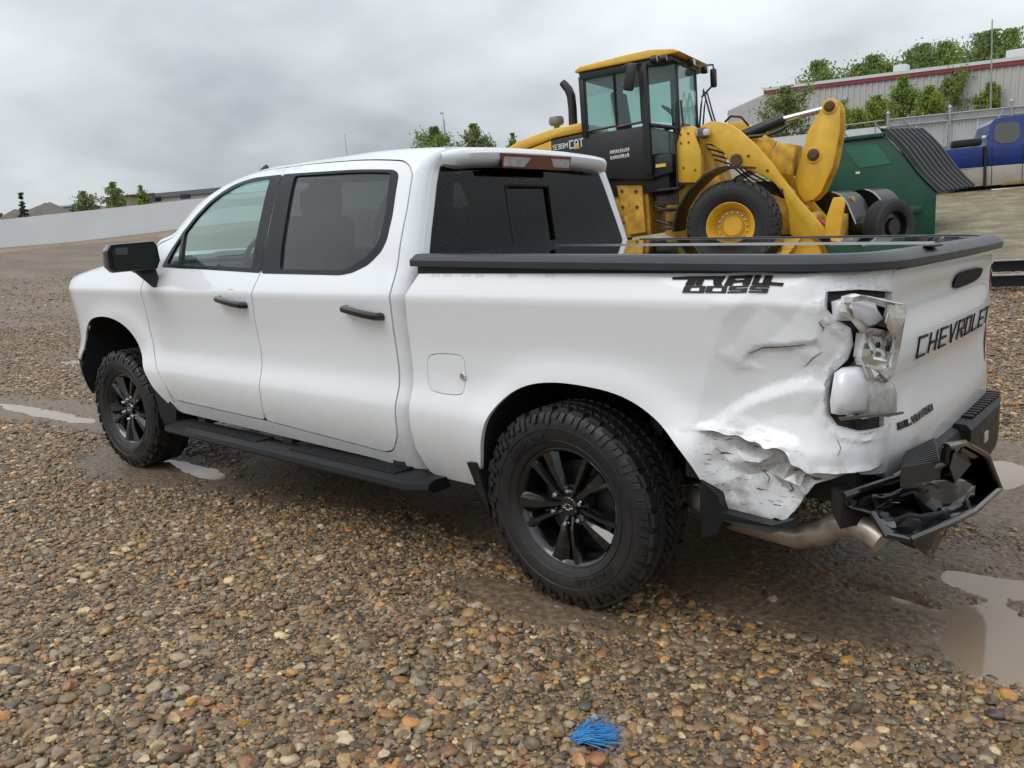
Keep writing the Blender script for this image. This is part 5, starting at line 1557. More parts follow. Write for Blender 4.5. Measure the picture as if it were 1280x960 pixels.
# lamps and mirrors
for (x, y, z) in ((-1.12, -.83, 3.17), (-.98, -.80, 3.165), (-.74, .55, 3.12), (-.74, -.2, 3.14)):
    l_ = MB().lathe([(.001, -.05), (.055, -.04), (.06, .02), (.05, .06)], 14, 'x', (x-.03, y, z)).build('work_light', cab_blk, loader)
    MB().lathe([(.001, .066), (.048, .062), (.05, .04)], 14, 'x', (x-.03, y, z)).build('lens', lw, l_)
mh = MB().box((-.50, -.62, 2.03), (.15, .16, .15), bev=.03).build('headlight', M('lamp_grey', (.10, .10, .10), .4), loader)
MB().box((-.44, -.66, 2.03), (.10, .10, .11), bev=.03).build('lens', M('lamp_lens', (.6, .6, .58), .15, coat=1), mh)
MB().tube([(-.6, -.58, 2.0), (-.58, -.6, 1.85), (-.54, -.6, 1.72)], .02, 6).build('lamp_bracket', cab_blk, loader)
for sg, x0 in ((-1, -1.50), (1, -.86)):
    ma = MB()
    if sg < 0:
        ma.tube([(-1.36, -.8, 3.14), (-1.52, -.98, 3.15), (-1.58, -1.0, 3.1)], .016, 6)
        mo = ma.build('mirror_arm', cab_blk, loader)
        MB().box((-1.47, -1.0, 2.95), (.17, .09, .40), rot=Matrix.Rotation(.25, 4, 'Y'), bev=.04).build('mirror', cab_blk, loader)
    else:
        ma.tube([(-1.05, .78, 3.26), (-.72, .92, 3.24), (-.70, .92, 2.95), (-.90, .8, 2.74)], .018, 6)
        mo = ma.build('mirror_arm', cab_blk, loader)
        MB().box((-.72, .92, 3.03), (.10, .10, .30), bev=.03).build('mirror', cab_blk, loader)
# handrails by the ladder
MB().tube([(-.92, -.70, 1.0), (-.90, -.70, 2.1), (-.87, -.70, 2.52), (-.80, -.70, 2.54), (-.78, -.70, 2.15)], .016, 7).build('handrail', cab_blk, loader)
for (y, x) in ((.5, -.78), (.62, -.76), (.35, -.74)):
    MB().tube([(x-.1, y, 2.15), (x-.05, y, 2.55), (x, y, 2.8), (x+.08, y, 2.45), (x+.15, y, 2.2)], .014, 6).build('wiper_hose', cab_blk, loader)
for z in (.65, .95, 1.25):
    MB().box((-1.05, -.68, z), (.34, .22, .04), bev=.008).build('ladder_step', cab_blk, loader)
# lift arms
ARM = [(-.56, 2.14), (-.42, 2.19), (-.27, 2.17), (-.10, 2.10), (.02, 2.01), (.25, 1.78), (.50, 1.46), (.69, 1.16), (.86, .91), (1.34, .30), (1.42, .12), (1.20, .10), (.72, .42), (.70, .78), (.63, 1.05), (.5, 1.2), (.35, 1.31), (.09, 1.45), (-.12, 1.52), (-.22, 1.72), (-.41, 1.87), (-.56, 1.93)]
for y0 in (-.58, .46):
    ar = slab('lift_arm', ARM, y0, y0+.12, cat_y, bev=.014)
    MB().lathe([(.001, -.03), (.085, -.03), (.09, .0), (.09, .15)], 18, 'y', (-.03, y0-.01, 1.58)).build('arm_pin', pin_m, ar)
    MB().lathe([(.001, -.02), (.06, -.02), (.06, .15)], 14, 'y', (1.30, y0-.005, .22)).build('arm_pin', pin_m, ar)
MB().tube([(.95, -.5, .62), (.95, .5, .62)], .10, 14).build('arm_crossbar', cat_y2, loader)
slab('crossbar_plate', [(.30, 1.60), (.55, 1.78), (.78, 1.72), (.70, 1.28), (.45, 1.35)], -.30, .30, cat_y2)
slab('crossbar_plate', [(.10, 1.72), (.32, 1.92), (.50, 1.80), (.36, 1.6)], -.26, -.16, cat_y2)
LEV = [(1.12, 2.20), (1.15, 2.29), (1.22, 2.33), (1.31, 2.29), (1.37, 2.18), (1.37, 1.86), (1.27, 1.36), (1.10, 1.0), (1.0, .90), (.86, .87), (.77, 1.02), (.72, 1.22), (.80, 1.50), (.92, 1.89)]
lv = slab('bell_crank', LEV, -.13, -.05, cat_y, bev=.02)
slab('bell_crank_plate', [(x+.05, z-.01) for x, z in LEV], .05, .13, cat_y2, bev=.02)
for (x, z, r) in ((1.235, 2.21, .075), (1.0, 1.55, .085)):
    MB().lathe([(.001, -.19), (r*.6, -.19), (r*.62, -.17), (r, -.165), (r, .16)], 18, 'y', (x, 0, z)).build('pin', pin_m, lv)
    MB().lathe([(r*1.05, -.15), (r*1.45, -.145), (r*1.5, -.12)], 20, 'y', (x, 0, z)).build('pin_boss', cat_y, lv)
MB().tube([(-.15, 0, 1.93), (.02, 0, 1.985), (.54, 0, 2.125)], .088, 16).build('tilt_cylinder', cab_blk, loader)
MB().tube([(.50, 0, 2.113), (.57, 0, 2.133)], .10, 16).build('cylinder_gland', cab_blk, loader)
MB().tube([(.55, 0, 2.128), (1.20, 0, 2.205)], .045, 12).build('cylinder_rod', steel, loader)
MB().tube([(.05, -.12, 1.93), (.35, -.12, 1.92), (.55, -.10, 1.98), (.62, -.10, 2.02)], .03, 8).build('hydraulic_hose', cab_blk, loader)
MB().tube([(-.3, -.1, 2.2), (-.2, -.12, 2.27), (-.05, -.1, 2.24), (.05, -.05, 2.1)], .018, 7).build('hydraulic_hose', cab_blk, loader)
slab('tower_top', [(-.5, 2.0), (-.5, 2.2), (-.1, 2.22), (.1, 2.05), (-.1, 1.9)], .2, .40, cat_y)
for k in range(5):
    z = 1.95-.07*k
    MB().tube([(-.50, -.46+.03*k, z), (-.2, -.44+.03*k, z-.12), (.1, -.40+.03*k, z-.42), (.4, -.36+.03*k, z-.62), (.62, -.30, .95)], .014, 6).build('hydraulic_hose', cab_blk, loader)
for (x, z) in ((-.84, 2.05), (-.72, 2.05), (-.84, 1.92), (-.72, 1.92), (-.82, 1.55), (-.64, 1.5)):
    MB().lathe([(.001, -.008), (.017, -.008), (.017, .01)], 6, c=(x, -.664, z)).build('bolt', pin_m, loader)
for (x, z) in ((.15, 1.62), (.42, 1.38), (.62, 1.08)):
    MB().lathe([(.001, -.012), (.02, -.010), (.022, .01)], 8, c=(x, -.585, z)).build('grease_fitting', pin_m, loader)
MB().box((-1.15, -.74, 1.62), (.16, .02, .05)).build('warning_decal', M('decal_yellow', (.75, .55, .12), .5), loader, smooth=False)
# coupler at the arm ends
slab('tool_coupler', [(1.20, .10), (1.24, .62), (1.29, .76), (1.34, .90), (1.46, .90), (1.50, .82), (1.47, .66), (1.42, .36), (1.50, .1)], -.70, -.58, M('coupler_yellow', (.75, .42, .03), .45, var=.1), bev=.015)
slab('tool_coupler', [(1.20, .10), (1.24, .62), (1.29, .76), (1.34, .90), (1.46, .90), (1.50, .82), (1.47, .66), (1.42, .36), (1.50, .1)], .58, .70, cat_y2, bev=.015)
MB().box((1.36, 0, .45), (.10, 1.2, .40), bev=.02).build('coupler_beam', cat_y2, loader)
MB().tube([(1.1, -.35, .6), (1.3, -.45, .45)], .03, 7).build('hydraulic_hose', M('hose_red', (.35, .04, .03), .5), loader)
# wheels
def big_wheel(loc):
    w = MB()
    w.lathe([(.001, -.10), (.13, -.10), (.15, -.085), (.17, -.045), (.235, -.045), (.25, -.06), (.262, -.10), (.30, -.18), (.335, -.225), (.345, -.235), (.355, -.232), (.355, -.21), (.33, -.19), (.32, .2)], 40)
    o = w.build('wheel', cat_y, loader); o.location = loc
    for k in range(16):
        a = 2*PI*k/16
        MB().lathe([(.001, -.07), (.014, -.068), (.016, -.04)], 6, c=(.205*math.cos(a), 0, .205*math.sin(a))).build('wheel_bolt', chrome if k % 2 else steel, o)
    t = MB()
    hp = [(.345, -.215), (.37, -.245), (.43, -.275), (.51, -.285), (.585, -.272), (.625, -.245), (.634, -.20), (.638, -.08)]
    t.lathe(hp+[(r, -y) for r, y in hp[::-1]], 64)
    t.lathe([(.47, -.281), (.475, -.286), (.48, -.283)], 64)
    nb = 30
    for k in range(nb):
        a = 2*PI*k/nb; st = 2*PI/nb
        for j, (y0, y1) in enumerate(((-.272, -.15), (-.14, -.02), (-.01, .11), (.13, .272))):
            o_ = (j % 2)*st*.5
            vs = []
            for r, c in ((.615, 0), (.668, .008)):
                for (aa, y) in ((a+o_, y0), (a+o_+st*.66, y0), (a+o_+st*.66, y1), (a+o_, y1)):
                    ym = (y0+y1)/2
                    rr = r-(.03 if abs(y) > .26 else 0)
                    vs.append((rr*math.cos(aa+.5*(y-ym)), y+(c if y < ym else -c), rr*math.sin(aa+.5*(y-ym))))
            t.add(vs, [(0, 1, 2, 3), (4, 7, 6, 5), (0, 4, 5, 1), (1, 5, 6, 2), (2, 6, 7, 3), (3, 7, 4, 0)])
    t.build('tyre', big_rub, o, sharp=30)
    return o
bw = big_wheel((0, -.98, .612))
for (x, y) in ((0, .98), (-3.05, -.98), (-3.05, .98)):
    c = copy_tree(bw, loader); c.location = (x, y, .612)
    if y > 0: c.rotation_euler = (0, 0, PI)
for sg in (-1, 1):
    mb = MB()
    pts = [(-.86, .60), (-.84, .75), (-.77, .96), (-.60, 1.19), (-.35, 1.39), (-.12, 1.475), (.0, 1.475), (.28, 1.44)]
    for (x, z) in pts:
        k = Vector((x, z-.745)).normalized()*.03
        for y in (1.25, .66):
            mb.v += [(x, sg*y, z), (x-k.x, sg*y, z-k.y)]
    for i in range(len(pts)-1):
        a = i*4; b = a+4
        mb.f += [(a, b, b+2, a+2), (a+1, a+3, b+3, b+1), (a, a+1, b+1, b), (a+2, b+2, b+3, a+3)]
    mb.f += [(0, 2, 3, 1), (28, 29, 31, 30)]
    mb.build('front_fender', cab_blk, loader)
    slab('rear_fender', [(-3.95, 1.2), (-3.85, 1.58), (-2.35, 1.58), (-2.25, 1.2), (-2.35, 1.2), (-2.45, 1.5), (-3.75, 1.5), (-3.85, 1.2)], sg*1.22, sg*.58, cab_blk)
# ================================================================== YARD AND BEYOND
_vh = Vector((_f.x, _f.y, 0)).normalized()
TILT = Matrix.Rotation(math.radians(-2.2), 4, _vh)       # the truck stands in a dip; plumb lines lean against it
def plumb(loc, rz=0.):
    return Matrix.Translation(loc) @ TILT @ Matrix.Rotation(rz, 4, 'Z')
def tz(x, y): return float(terrain(np.array([x]), np.array([y]))[0])
# ---- long low wall on the left
wall_m = M('wall_render', (.64, .67, .69), .8, var=.05, vs=.6, bump=.05, bs=3)
mb = MB()
d = Vector((6.29, 5.70, 0)).normalized(); nn = Vector((-d.y, d.x, 0))
k = 0
pts = [Vector((-38.8, 9.87, 0))+d*t for t in range(-60, 46, 3)]
for p in pts:
    b = 1.75+((p-Vector((-38.8, 9.87, 0))).dot(d))*.058
    for (o_, z) in ((0, b-.8), (0, b+1.24), (.28, b+1.24), (.28, b-.8)):
        q = p+nn*o_; mb.v.append((q.x, q.y, z))
for i in range(len(pts)-1):
    for j in range(3):
        mb.f.append((i*4+j, i*4+j+1, i*4+j+5, i*4+j+4))
mb.f += [(0, 1, 2, 3), tuple((len(pts)-1)*4+j for j in range(4))]
wl_ = mb.build('boundary_wall', wall_m, sharp=30)
tag(wl_, 'long low pale grey wall along the far left edge of the yard', 'wall')
# earth kicked up against its foot
mb = MB()
for i, p in enumerate(pts):
    b = 1.75+((p-Vector((-38.8, 9.87, 0))).dot(d))*.058
    for (o_, z) in ((-3.2, -.55), (-.9, -.06), (-.01, .03+.05*math.sin(i*1.7)), (.2, .0)):
        q = p+nn*o_; mb.v.append((q.x, q.y, b+z))
for i in range(len(pts)-1):
    for j in range(3):
        mb.f.append((i*4+j, i*4+j+1, i*4+j+5, i*4+j+4))
tag(mb.build('wall_bank', M('bank_dirt', (.22, .17, .125), .9, var=.25, vs=.7, bump=.3, bs=6), sharp=0), kind='structure')
# ---- foliage
def leaf_mat(name, c):
    m = bpy.data.materials.new(name); m.use_nodes = True
    t = m.node_tree; b = t.nodes['Principled BSDF']
    n = t.nodes.new('ShaderNodeTexNoise'); n.inputs['Scale'].default_value = 1.6; n.inputs['Detail'].default_value = 4
    g = t.nodes.new('ShaderNodeNewGeometry'); t.links.new(g.outputs['Position'], n.inputs['Vector'])
    r = t.nodes.new('ShaderNodeValToRGB')
    r.color_ramp.elements[0].position = .32; r.color_ramp.elements[0].color = (c[0]*.62, c[1]*.68, c[2]*.7, 1)
    r.color_ramp.elements[1].position = .68; r.color_ramp.elements[1].color = (c[0]*1.35, c[1]*1.25, c[2]*1.1, 1)
    t.links.new(n.outputs[0], r.inputs[0]); t.links.new(r.outputs[0], b.inputs['Base Color'])
    b.inputs['Roughness'].default_value = .55
    tr = t.nodes.new('ShaderNodeBsdfTranslucent'); t.links.new(r.outputs[0], tr.inputs[0])
    mx = t.nodes.new('ShaderNodeMixShader'); mx.inputs[0].default_value = .4
    o = t.nodes['Material Output']
    t.links.new(b.outputs[0], mx.inputs[1]); t.links.new(tr.outputs[0], mx.inputs[2]); t.links.new(mx.outputs[0], o.inputs[0])
    return m
LEAF = {'poplar': leaf_mat('leaf_spring', (.23, .32, .075)), 'aspen': leaf_mat('leaf_grey_green', (.21, .275, .095)), 'spruce': leaf_mat('leaf_dark', (.06, .10, .045)), 'shrub': leaf_mat('leaf_bright', (.27, .36, .07))}
bark = M('bark', (.10, .085, .07), .9, var=.3, vs=20)
def tree(name, label, x, y, h, r, kind, n, leaf, seed, group=None, zb=None, bare=.12, up=.5):
    rn = random.Random(seed)
    z0 = tz(x, y)-.1 if zb is None else zb
    root = empty(name, label, 'tree' if 'shrub' not in name else 'shrub', group=group)
    root.matrix_world = plumb((x, y, z0), rn.uniform(0, 6))
    tk = MB()
    lean = rn.uniform(-.03, .03)*h
    tk.tube([(0, 0, 0), (lean*.3, 0, h*.35), (lean, lean*.4, h*.92)], [max(.03, h*.018), max(.02, h*.012), .008], 7)
    ends = []
    nb = 14 if kind != 'spruce' else 22
    for i in range(nb):
        t = bare+(.96-bare)*(i+.5)/nb
        a = i*2.4+rn.uniform(-.4, .4)
        if kind == 'spruce': rad = r*(1-t)*1.05*rn.uniform(.75, 1.1)+.05
        elif kind == 'shrub': rad = r*(1-.75*t*t)*rn.uniform(.55, 1.05)
        else: rad = r*math.sin(PI*min(1, (t-bare)/(1-bare)*.86+.14))**.8*rn.uniform(.55, 1.08)
        zb_ = h*t*.82
        rise = (-.1*rad if kind == 'spruce' else up*rad+.1*h*rn.random())
        e_ = Vector((math.cos(a)*rad, math.sin(a)*rad, min(h*.97, zb_+rise)))
        tk.tube([(lean*t, 0, zb_), (e_.x*.5, e_.y*.5, zb_+rise*.35), e_], [max(.012, h*.006), max(.008, h*.004), .004], 5, cap=False)
        ends.append((Vector((lean*t, 0, zb_)), e_, rad))
    tk.build('trunk', bark, root)
    cr_ = MB()
    for i in range(n):
        a, e_, rad = ends[rn.randrange(nb)]
        t = rn.random()**.55
        q = a.lerp(e_, t)
        sp = (.16 if kind == 'spruce' else .30)*r*(.55+.5*rn.random())
        q = q+Vector((rn.gauss(0, 1), rn.gauss(0, 1), rn.gauss(0, .9 if kind != 'spruce' else .35)))*sp*.62
        if q.z < h*.04: q.z = h*.04+rn.random()*.1*h
        if rn.random() < .08: q = Vector((lean, 0, h*(.86+.14*rn.random())))+Vector((rn.gauss(0, .1), rn.gauss(0, .1), 0))*r
        s = leaf*rn.uniform(.6, 1.3)
        nv = Vector((rn.gauss(0, 1), rn.gauss(0, 1), rn.gauss(.3, 1))).normalized()
        u_ = nv.orthogonal().normalized(); u_.rotate(Matrix.Rotation(rn.uniform(0, 6.3), 3, nv)); w_ = nv.cross(u_)
        k = len(cr_.v)
        cr_.v += [tuple(q-u_*s), tuple(q-w_*s*.55+nv*s*.12), tuple(q+u_*s), tuple(q+w_*s*.55+nv*s*.12)]
        cr_.f.append((k, k+1, k+2, k+3))
    cr_.build('crown', LEAF[kind], root, smooth=False, fix=False)
    return root
g1 = 'young trees beyond the low wall'
for i, (x, y, b, h, r, lab, kd) in enumerate((
    (-51.6, 15.5, 2.72, 2.25, .42, 'small dark evergreen tree at the far left behind the low wall', 'spruce'),
    (-51.0, 18.8, 3.05, 2.0, .85, 'low wide leafy tree behind the low wall, beside the brown mound', 'aspen'),
    (-47.6, 19.1, 2.99, 2.35, .80, 'tallest leafy tree behind the low wall on the left', 'aspen'),
    (-48.4, 21.1, 3.23, 2.0, .50, 'narrow leafy tree behind the low wall, nearest the truck mirror', 'poplar'))):
    tree('young_tree', lab, x, y, h, r, kd, 1500, .085, 30+i, g1, zb=b, bare=.05)
for i, (x, y, b, h, r, lab) in enumerate((
    (-44.1, 42.1, 5.3, 4.15, 1.85, 'round green tree above the pickup roof, beside the curved street lamp'),
    (-43.3, 45.5, 5.6, 4.15, 1.40, 'upright green tree above the pickup roof, between lamp tree and loader'),
    (-42.4, 48.9, 5.9, 3.25, .70, 'small green treetop just left of the loader hood'))):
    tree('roadside_tree', lab, x, y, h, r, 'poplar' if i != 1 else 'aspen', 6500 if i < 2 else 2000, .095, 40+i, 'trees showing above the pickup roof', zb=b, up=.35)
for i, (x, y, b, h, r, lab, kd) in enumerate((
    (-19.3, 47.5, 5.1, 4.0, 1.35, 'broad loose green shrub tree behind the loader tilt cylinder', 'aspen'),
    (-15.6, 46.2, 4.9, 2.8, .80, 'green shrub just right of the loader bell crank', 'shrub'),
    (-14.5, 45.7, 4.8, 2.3, .65, 'low bright green shrub behind the open pipe rail', 'shrub'),
    (-14.4, 48.7, 5.1, 2.95, .90, 'mid-height green shrub left of the tall one by the shed wall', 'shrub'),
    (-13.9, 52.2, 5.3, 4.05, 1.05, 'tall green shrub tree in the middle of the row by the shed', 'poplar'),
    (-11.8, 49.7, 5.1, 3.2, .80, 'bright green shrub between the two tallest ones by the shed', 'shrub'),
    (-11.6, 54.4, 5.4, 4.6, 1.05, 'tallest narrow green tree against the grey shed wall', 'poplar'),
    (-9.5, 53.2, 5.3, 3.2, .80, 'low green shrub at the foot of the slim light pole', 'shrub'),
    (-9.0, 56.7, 5.5, 4.7, 1.25, 'big dark green tree at the right end of the shed wall', 'aspen'))):
    tree('shrub_tree', lab, x, y, h*1.05, r*1.35, kd, 5600, .088, 60+i, 'shrubs growing before the shed', zb=b, bare=.03, up=.7)
for i, (x, y, b, h, r, lab) in enumerate((
    (-29.7, 80.6, 6.9, 9.1, 2.3, 'leftmost treetop above the shed roof'),
    (-27.4, 85.2, 6.9, 8.95, 2.4, 'treetop above the shed roof, second from its left end'),
    (-24.3, 85.0, 6.8, 8.3, 2.0, 'low treetop above the shed roof beside the left roof vent'),
    (-23.2, 89.1, 6.9, 9.6, 2.6, 'treetop above the middle of the shed roof'),
    (-20.3, 88.9, 6.8, 9.8, 2.4, 'treetop above the shed roof, left of the light pole'),
    (-18.4, 93.6, 6.9, 10.8, 2.7, 'high treetop crossed by the slim light pole'),
    (-15.8, 93.1, 6.8, 10.8, 2.4, 'rightmost treetop above the shed roof'),
    (-21.8, 87.0, 6.9, 9.5, 2.4, 'treetop filling the gap over the middle of the shed roof'),
    (-25.8, 84.0, 6.9, 8.7, 2.2, 'small treetop between the two left clumps above the shed'),
    (-17.2, 91.5, 6.9, 10.5, 2.4, 'treetop just right of the light pole above the shed'))):
    tree('tall_tree', lab, x, y, h, r*1.75, 'aspen' if i % 2 else 'poplar', 8000, .155, 80+i, 'trees behind the shed', zb=b+(.9 if i > 2 else .3), bare=.25, up=.3)
# ---- street lamps and poles
galv = M('galvanised', (.34, .36, .37), .45, metal=.6, var=.15, vs=6)
def pole(name, label, x, y, zb, h, r, arm=None):
    o = empty(name, label, 'street lamp' if arm else 'pole')
    o.matrix_world = plumb((x, y, zb))
    MB().tube([(0, 0, 0), (0, 0, h*.6), (0, 0, h)], [r*1.5, r, r*.7], 8).build('shaft', galv, o)
    if arm:
        pts = [(0, 0, h), (arm*.08, -arm*.05, h+.32*abs(arm)), (arm*.35, -arm*.3, h+.62*abs(arm)), (arm*.8, -arm*.7, h+.70*abs(arm))]
        MB().tube(pts, r*.7, 7).build('arm', galv, o)
        MB().box(tuple(Vector(pts[-1])+Vector((arm*.12, -arm*.1, -.02))), (.34, .2, .09), bev=.03).build('lamp_head', galv, o)
    return o
pole('street_lamp', 'curved street lamp rising behind the round tree above the pickup roof', -49.3, 48.4, 6.1, 4.85, .085, -1.1)
pole('street_lamp', 'street lamp cut by the left edge of the picture', -49.6, 13.3, 2.4, 3.5, .06, .9)
pole('thin_mast', 'hair-thin mast above the pickup cab roof', -47.5, 36.3, 4.8, 4.15, .022)
pole('light_pole', 'slim grey light pole in front of the shed', -9.1, 51.6, 5.1, 6.7, .045)
# ---- mounds and far houses beyond the wall
for (x, y, b, h, r, lab) in ((-79.9, 27.6, 4.6, 1.35, 3.3, 'brown earth mound beyond the low wall'), (-78.6, 24.4, 4.2, 1.1, 2.4, 'grey brown earth mound at the far left beyond the wall')):
    mb = MB(); n = 22
    for j in range(7):
        for k in range(n):
            a = 2*PI*k/n; t = j/6
            rr = r*(1-t*.92)*(1+.18*math.sin(3*a+x))
            mb.v.append((x+rr*1.5*math.cos(a), y+rr*math.sin(a), b-.6+(h+.6)*(t**.8)+.06*math.sin(5*a+t*9)))
    for j in range(6):
        for k in range(n):
            mb.f.append((j*n+k, j*n+(k+1) % n, (j+1)*n+(k+1) % n, (j+1)*n+k))
    mb.f.append(tuple(6*n+k for k in range(n)))
    tag(mb.build('earth_mound', M('mound_soil', (.13, .105, .085), .9, var=.3, vs=1.2, bump=.3, bs=5), sharp=0), lab, 'mound')
def house(label, x, y, zb, w, dpt, h, roofh, rz, wc, rc):
    o = empty('far_house', label, 'house')
    o.matrix_world = plumb((x, y, zb), rz)
    MB().box((0, 0, h/2-.5), (w, dpt, h+1)).build('wall', M('hw_%.2f' % wc[0], wc, .8, var=.06), o, smooth=False)
    rf = MB()
    rf.add([(-w/2-.3, -dpt/2-.3, h), (w/2+.3, -dpt/2-.3, h), (w/2+.3, dpt/2+.3, h), (-w/2-.3, dpt/2+.3, h), (-w/2, 0, h+roofh), (w/2, 0, h+roofh)], [(0, 1, 5, 4), (2, 3, 4, 5), (0, 4, 3), (1, 2, 5), (0, 3, 2, 1)])
    rf.build('roof', M('roof_%.2f' % rc[0], rc, .8, var=.1), o, smooth=False)
    for k in range(max(2, int(w/3.5))):
        MB().box((-w/2+1.6+k*3.2, -dpt/2-.02, h*.62), (1.1, .06, .9)).build('window', M('house_pane', (.04, .05, .06), .15), o, smooth=False)
    return o
house('long dark-roofed building far beyond the wall, left of the pickup windscreen', -85, 44.0, 6.0, 7.5, 6, .75, .75, .65, (.55, .54, .52), (.035, .033, .036))
house('small tan house far behind the narrow tree', -84.6, 37.2, 5.6, 2.6, 4, 1.15, .25, .6, (.32, .26, .19), (.10, .07, .05))
house('low white building far behind the wide leafy tree', -89.2, 33.0, 5.3, 4.5, 4, .6, .35, .55, (.6, .63, .64), (.16, .19, .20))
house('dark low building beyond the wall behind the small evergreen', -92, 30.0, 5.0, 12, 5, .35, .25, .55, (.20, .19, .18), (.08, .08, .085))
# ---- grey shed with red eaves
shed = empty('metal_shed', 'long grey ribbed metal shed with red eaves band', 'shed')
A_ = Vector((-24.6, 56.7, 10.6)); B_ = Vector((-7.97, 53.4, 9.66)); Cc = Vector((-26.6, 59.3, 10.75))
shed_m = M('shed_sheet', (.47, .46, .45), .55, var=.04, vs=.4)
shed_red = M('shed_red', (.24, .035, .045), .5)
shed_w = M('shed_white', (.62, .62, .62), .5)
dr = (B_-A_); Lw = dr.length; dr.normalize(); nrm = Vector((dr.y, -dr.x, 0)).normalized()
def ribwall(p0, dirv, n_out, length, zh, step, depth):
    mb = MB(); k = int(length/step)
    for i in range(k+1):
        for (t, o_) in ((0, 0), (.60, 0), (.68, depth), (.92, depth)):
            q = p0+dirv*(i*step+t*step)+n_out*o_
            mb.v += [(q.x, q.y, q.z-zh), (q.x, q.y, q.z)]
    n = len(mb.v)//2
    for i in range(n-1):
        mb.f.append((2*i, 2*i+2, 2*i+3, 2*i+1))
    return mb
ribwall(A_+Vector((0, 0, -.15)), dr, nrm, Lw+16, 6.5, .42, .06).build('wall', shed_m, shed, smooth=False)
de = (Cc-A_); Le = de.length; de.normalize(); ne = Vector((de.y, -de.x, 0)).normalized()
ribwall(A_+Vector((0, 0, -.12)), de, ne*-1, 14, 6.5, .42, .05).build('end_wall', shed_m, shed, smooth=False)
bk = Vector((-nrm.x, -nrm.y, 0))
def band(o0, o1, z0, z1, name, mt):
    mb = MB()
    p = A_-dr*.25; q = A_+dr*(Lw+16)
    vs = [p+nrm*o1+Vector((0, 0, z0)), q+nrm*o1+Vector((0, 0, z0)), q+nrm*o1+Vector((0, 0, z1)), p+nrm*o1+Vector((0, 0, z1))]
    mb.prism(vs, bk*(o1-o0))
    return mb.build(name, mt, shed, smooth=False)
band(0, .16, -.21, .02, 'red_trim', shed_red)
band(0, .20, .022, .22, 'roof_edge', shed_w)
mb = MB(); p = A_-dr*.2; q = A_+dr*(Lw+16)
mb.add([tuple(v) for v in (p+Vector((0, 0, .2)), q+Vector((0, 0, .2)), q+bk*14+Vector((0, 0, 1.1)), p+bk*14+Vector((0, 0, 1.1)), p+bk*28+Vector((0, 0, .2)), q+bk*28+Vector((0, 0, .2)))], [(0, 1, 2, 3), (3, 2, 5, 4)])
mb.build('roof', shed_w, shed, smooth=False)
for (t, w_) in ((.55, .8), (.955, 1.0)):
    c = A_+dr*Lw*t+bk*1.0+Vector((0, 0, .45))
    MB().box(c, (w_, w_, .55), bev=.04).build('roof_vent', shed_w, shed)
c = A_+dr*Lw*.36+nrm*.12+Vector((0, 0, -1.15))
MB().box(c, (.35, .2, .3), bev=.05).build('wall_lamp', galv, shed)
# ---- sheet fence
fen = empty('sheet_fence', 'pale corrugated metal fence with galvanised posts behind the blue pickup', 'fence')
P0, P1 = Vector((-7.99, 29.27, 0)), Vector((-4.27, 32.58, 0))
fd = (P1-P0).normalized(); fn = Vector((fd.y, -fd.x, 0))
sheet = M('fence_sheet', (.52, .54, .56), .5, var=.07, vs=1.5)
def ftop(t): return 4.86+t*.052
for k in range(7):
    t0 = k*1.12; mb = MB()
    for i in range(9):
        for (u_, o_) in ((0, 0), (.5, 0), (.62, .03), (.88, .03)):
            t = t0+(i+u_)*.122
            if t > t0+1.10: continue
            q = P0+fd*t-fn*.06+fn*o_
            mb.v += [(q.x, q.y, ftop(t)-2.0), (q.x, q.y, ftop(t)-.04)]
    n = len(mb.v)//2
    for i in range(n-1): mb.f.append((2*i, 2*i+2, 2*i+3, 2*i+1))
    mb.build('fence_panel', sheet, fen, smooth=False)
for t in (0, 2.245, 4.49, 6.73):
    q = P0+fd*t+fn*.05
    ps_ = MB().tube([(q.x, q.y, ftop(t)-2.0), (q.x, q.y, ftop(t)+.16)], .05, 8).build('post', galv, fen)
    MB().lathe([(.075, 0), (.075, .03), (.03, .10), (.001, .12)], 10, 'z', (q.x, q.y, ftop(t)+.14)).build('post_cap', galv, ps_)
for dz in (-.06, -.30, -1.2):
    a = P0+fn*.03; b = P0+fd*7+fn*.03
    MB().tube([(a.x, a.y, ftop(0)+dz), (b.x, b.y, ftop(7)+dz)], .035, 7).build('rail', galv, fen)
for (ta, tb) in ((.55, 1.85), (4.2, 3.4)):
    a = P0+fd*ta+fn*.06; b = P0+fd*tb+fn*.06
    MB().tube([(a.x, a.y, ftop(ta)-.10), (b.x, b.y, ftop(tb)-1.35)], .022, 6).build('brace', galv, fen)
gt = empty('pipe_gate', 'open pipe gate frame with diagonal brace left of the sheet fence', 'gate')
for (ta, za, tb, zb_) in ((-1.75, -.1, -.1, -.06), (-1.75, -.1, -1.75, -1.9), (-.42, -.08, -.42, -1.9), (-.42, -.15, -.05, -.55), (-1.7, -.2, -1.0, -1.0), (-1.75, -1.3, -.1, -1.28)):
    a = P0+fd*ta; b = P0+fd*tb
    MB().tube([(a.x, a.y, ftop(ta)+za), (b.x, b.y, ftop(tb)+zb_)], .026, 7).build('pipe', galv, gt)
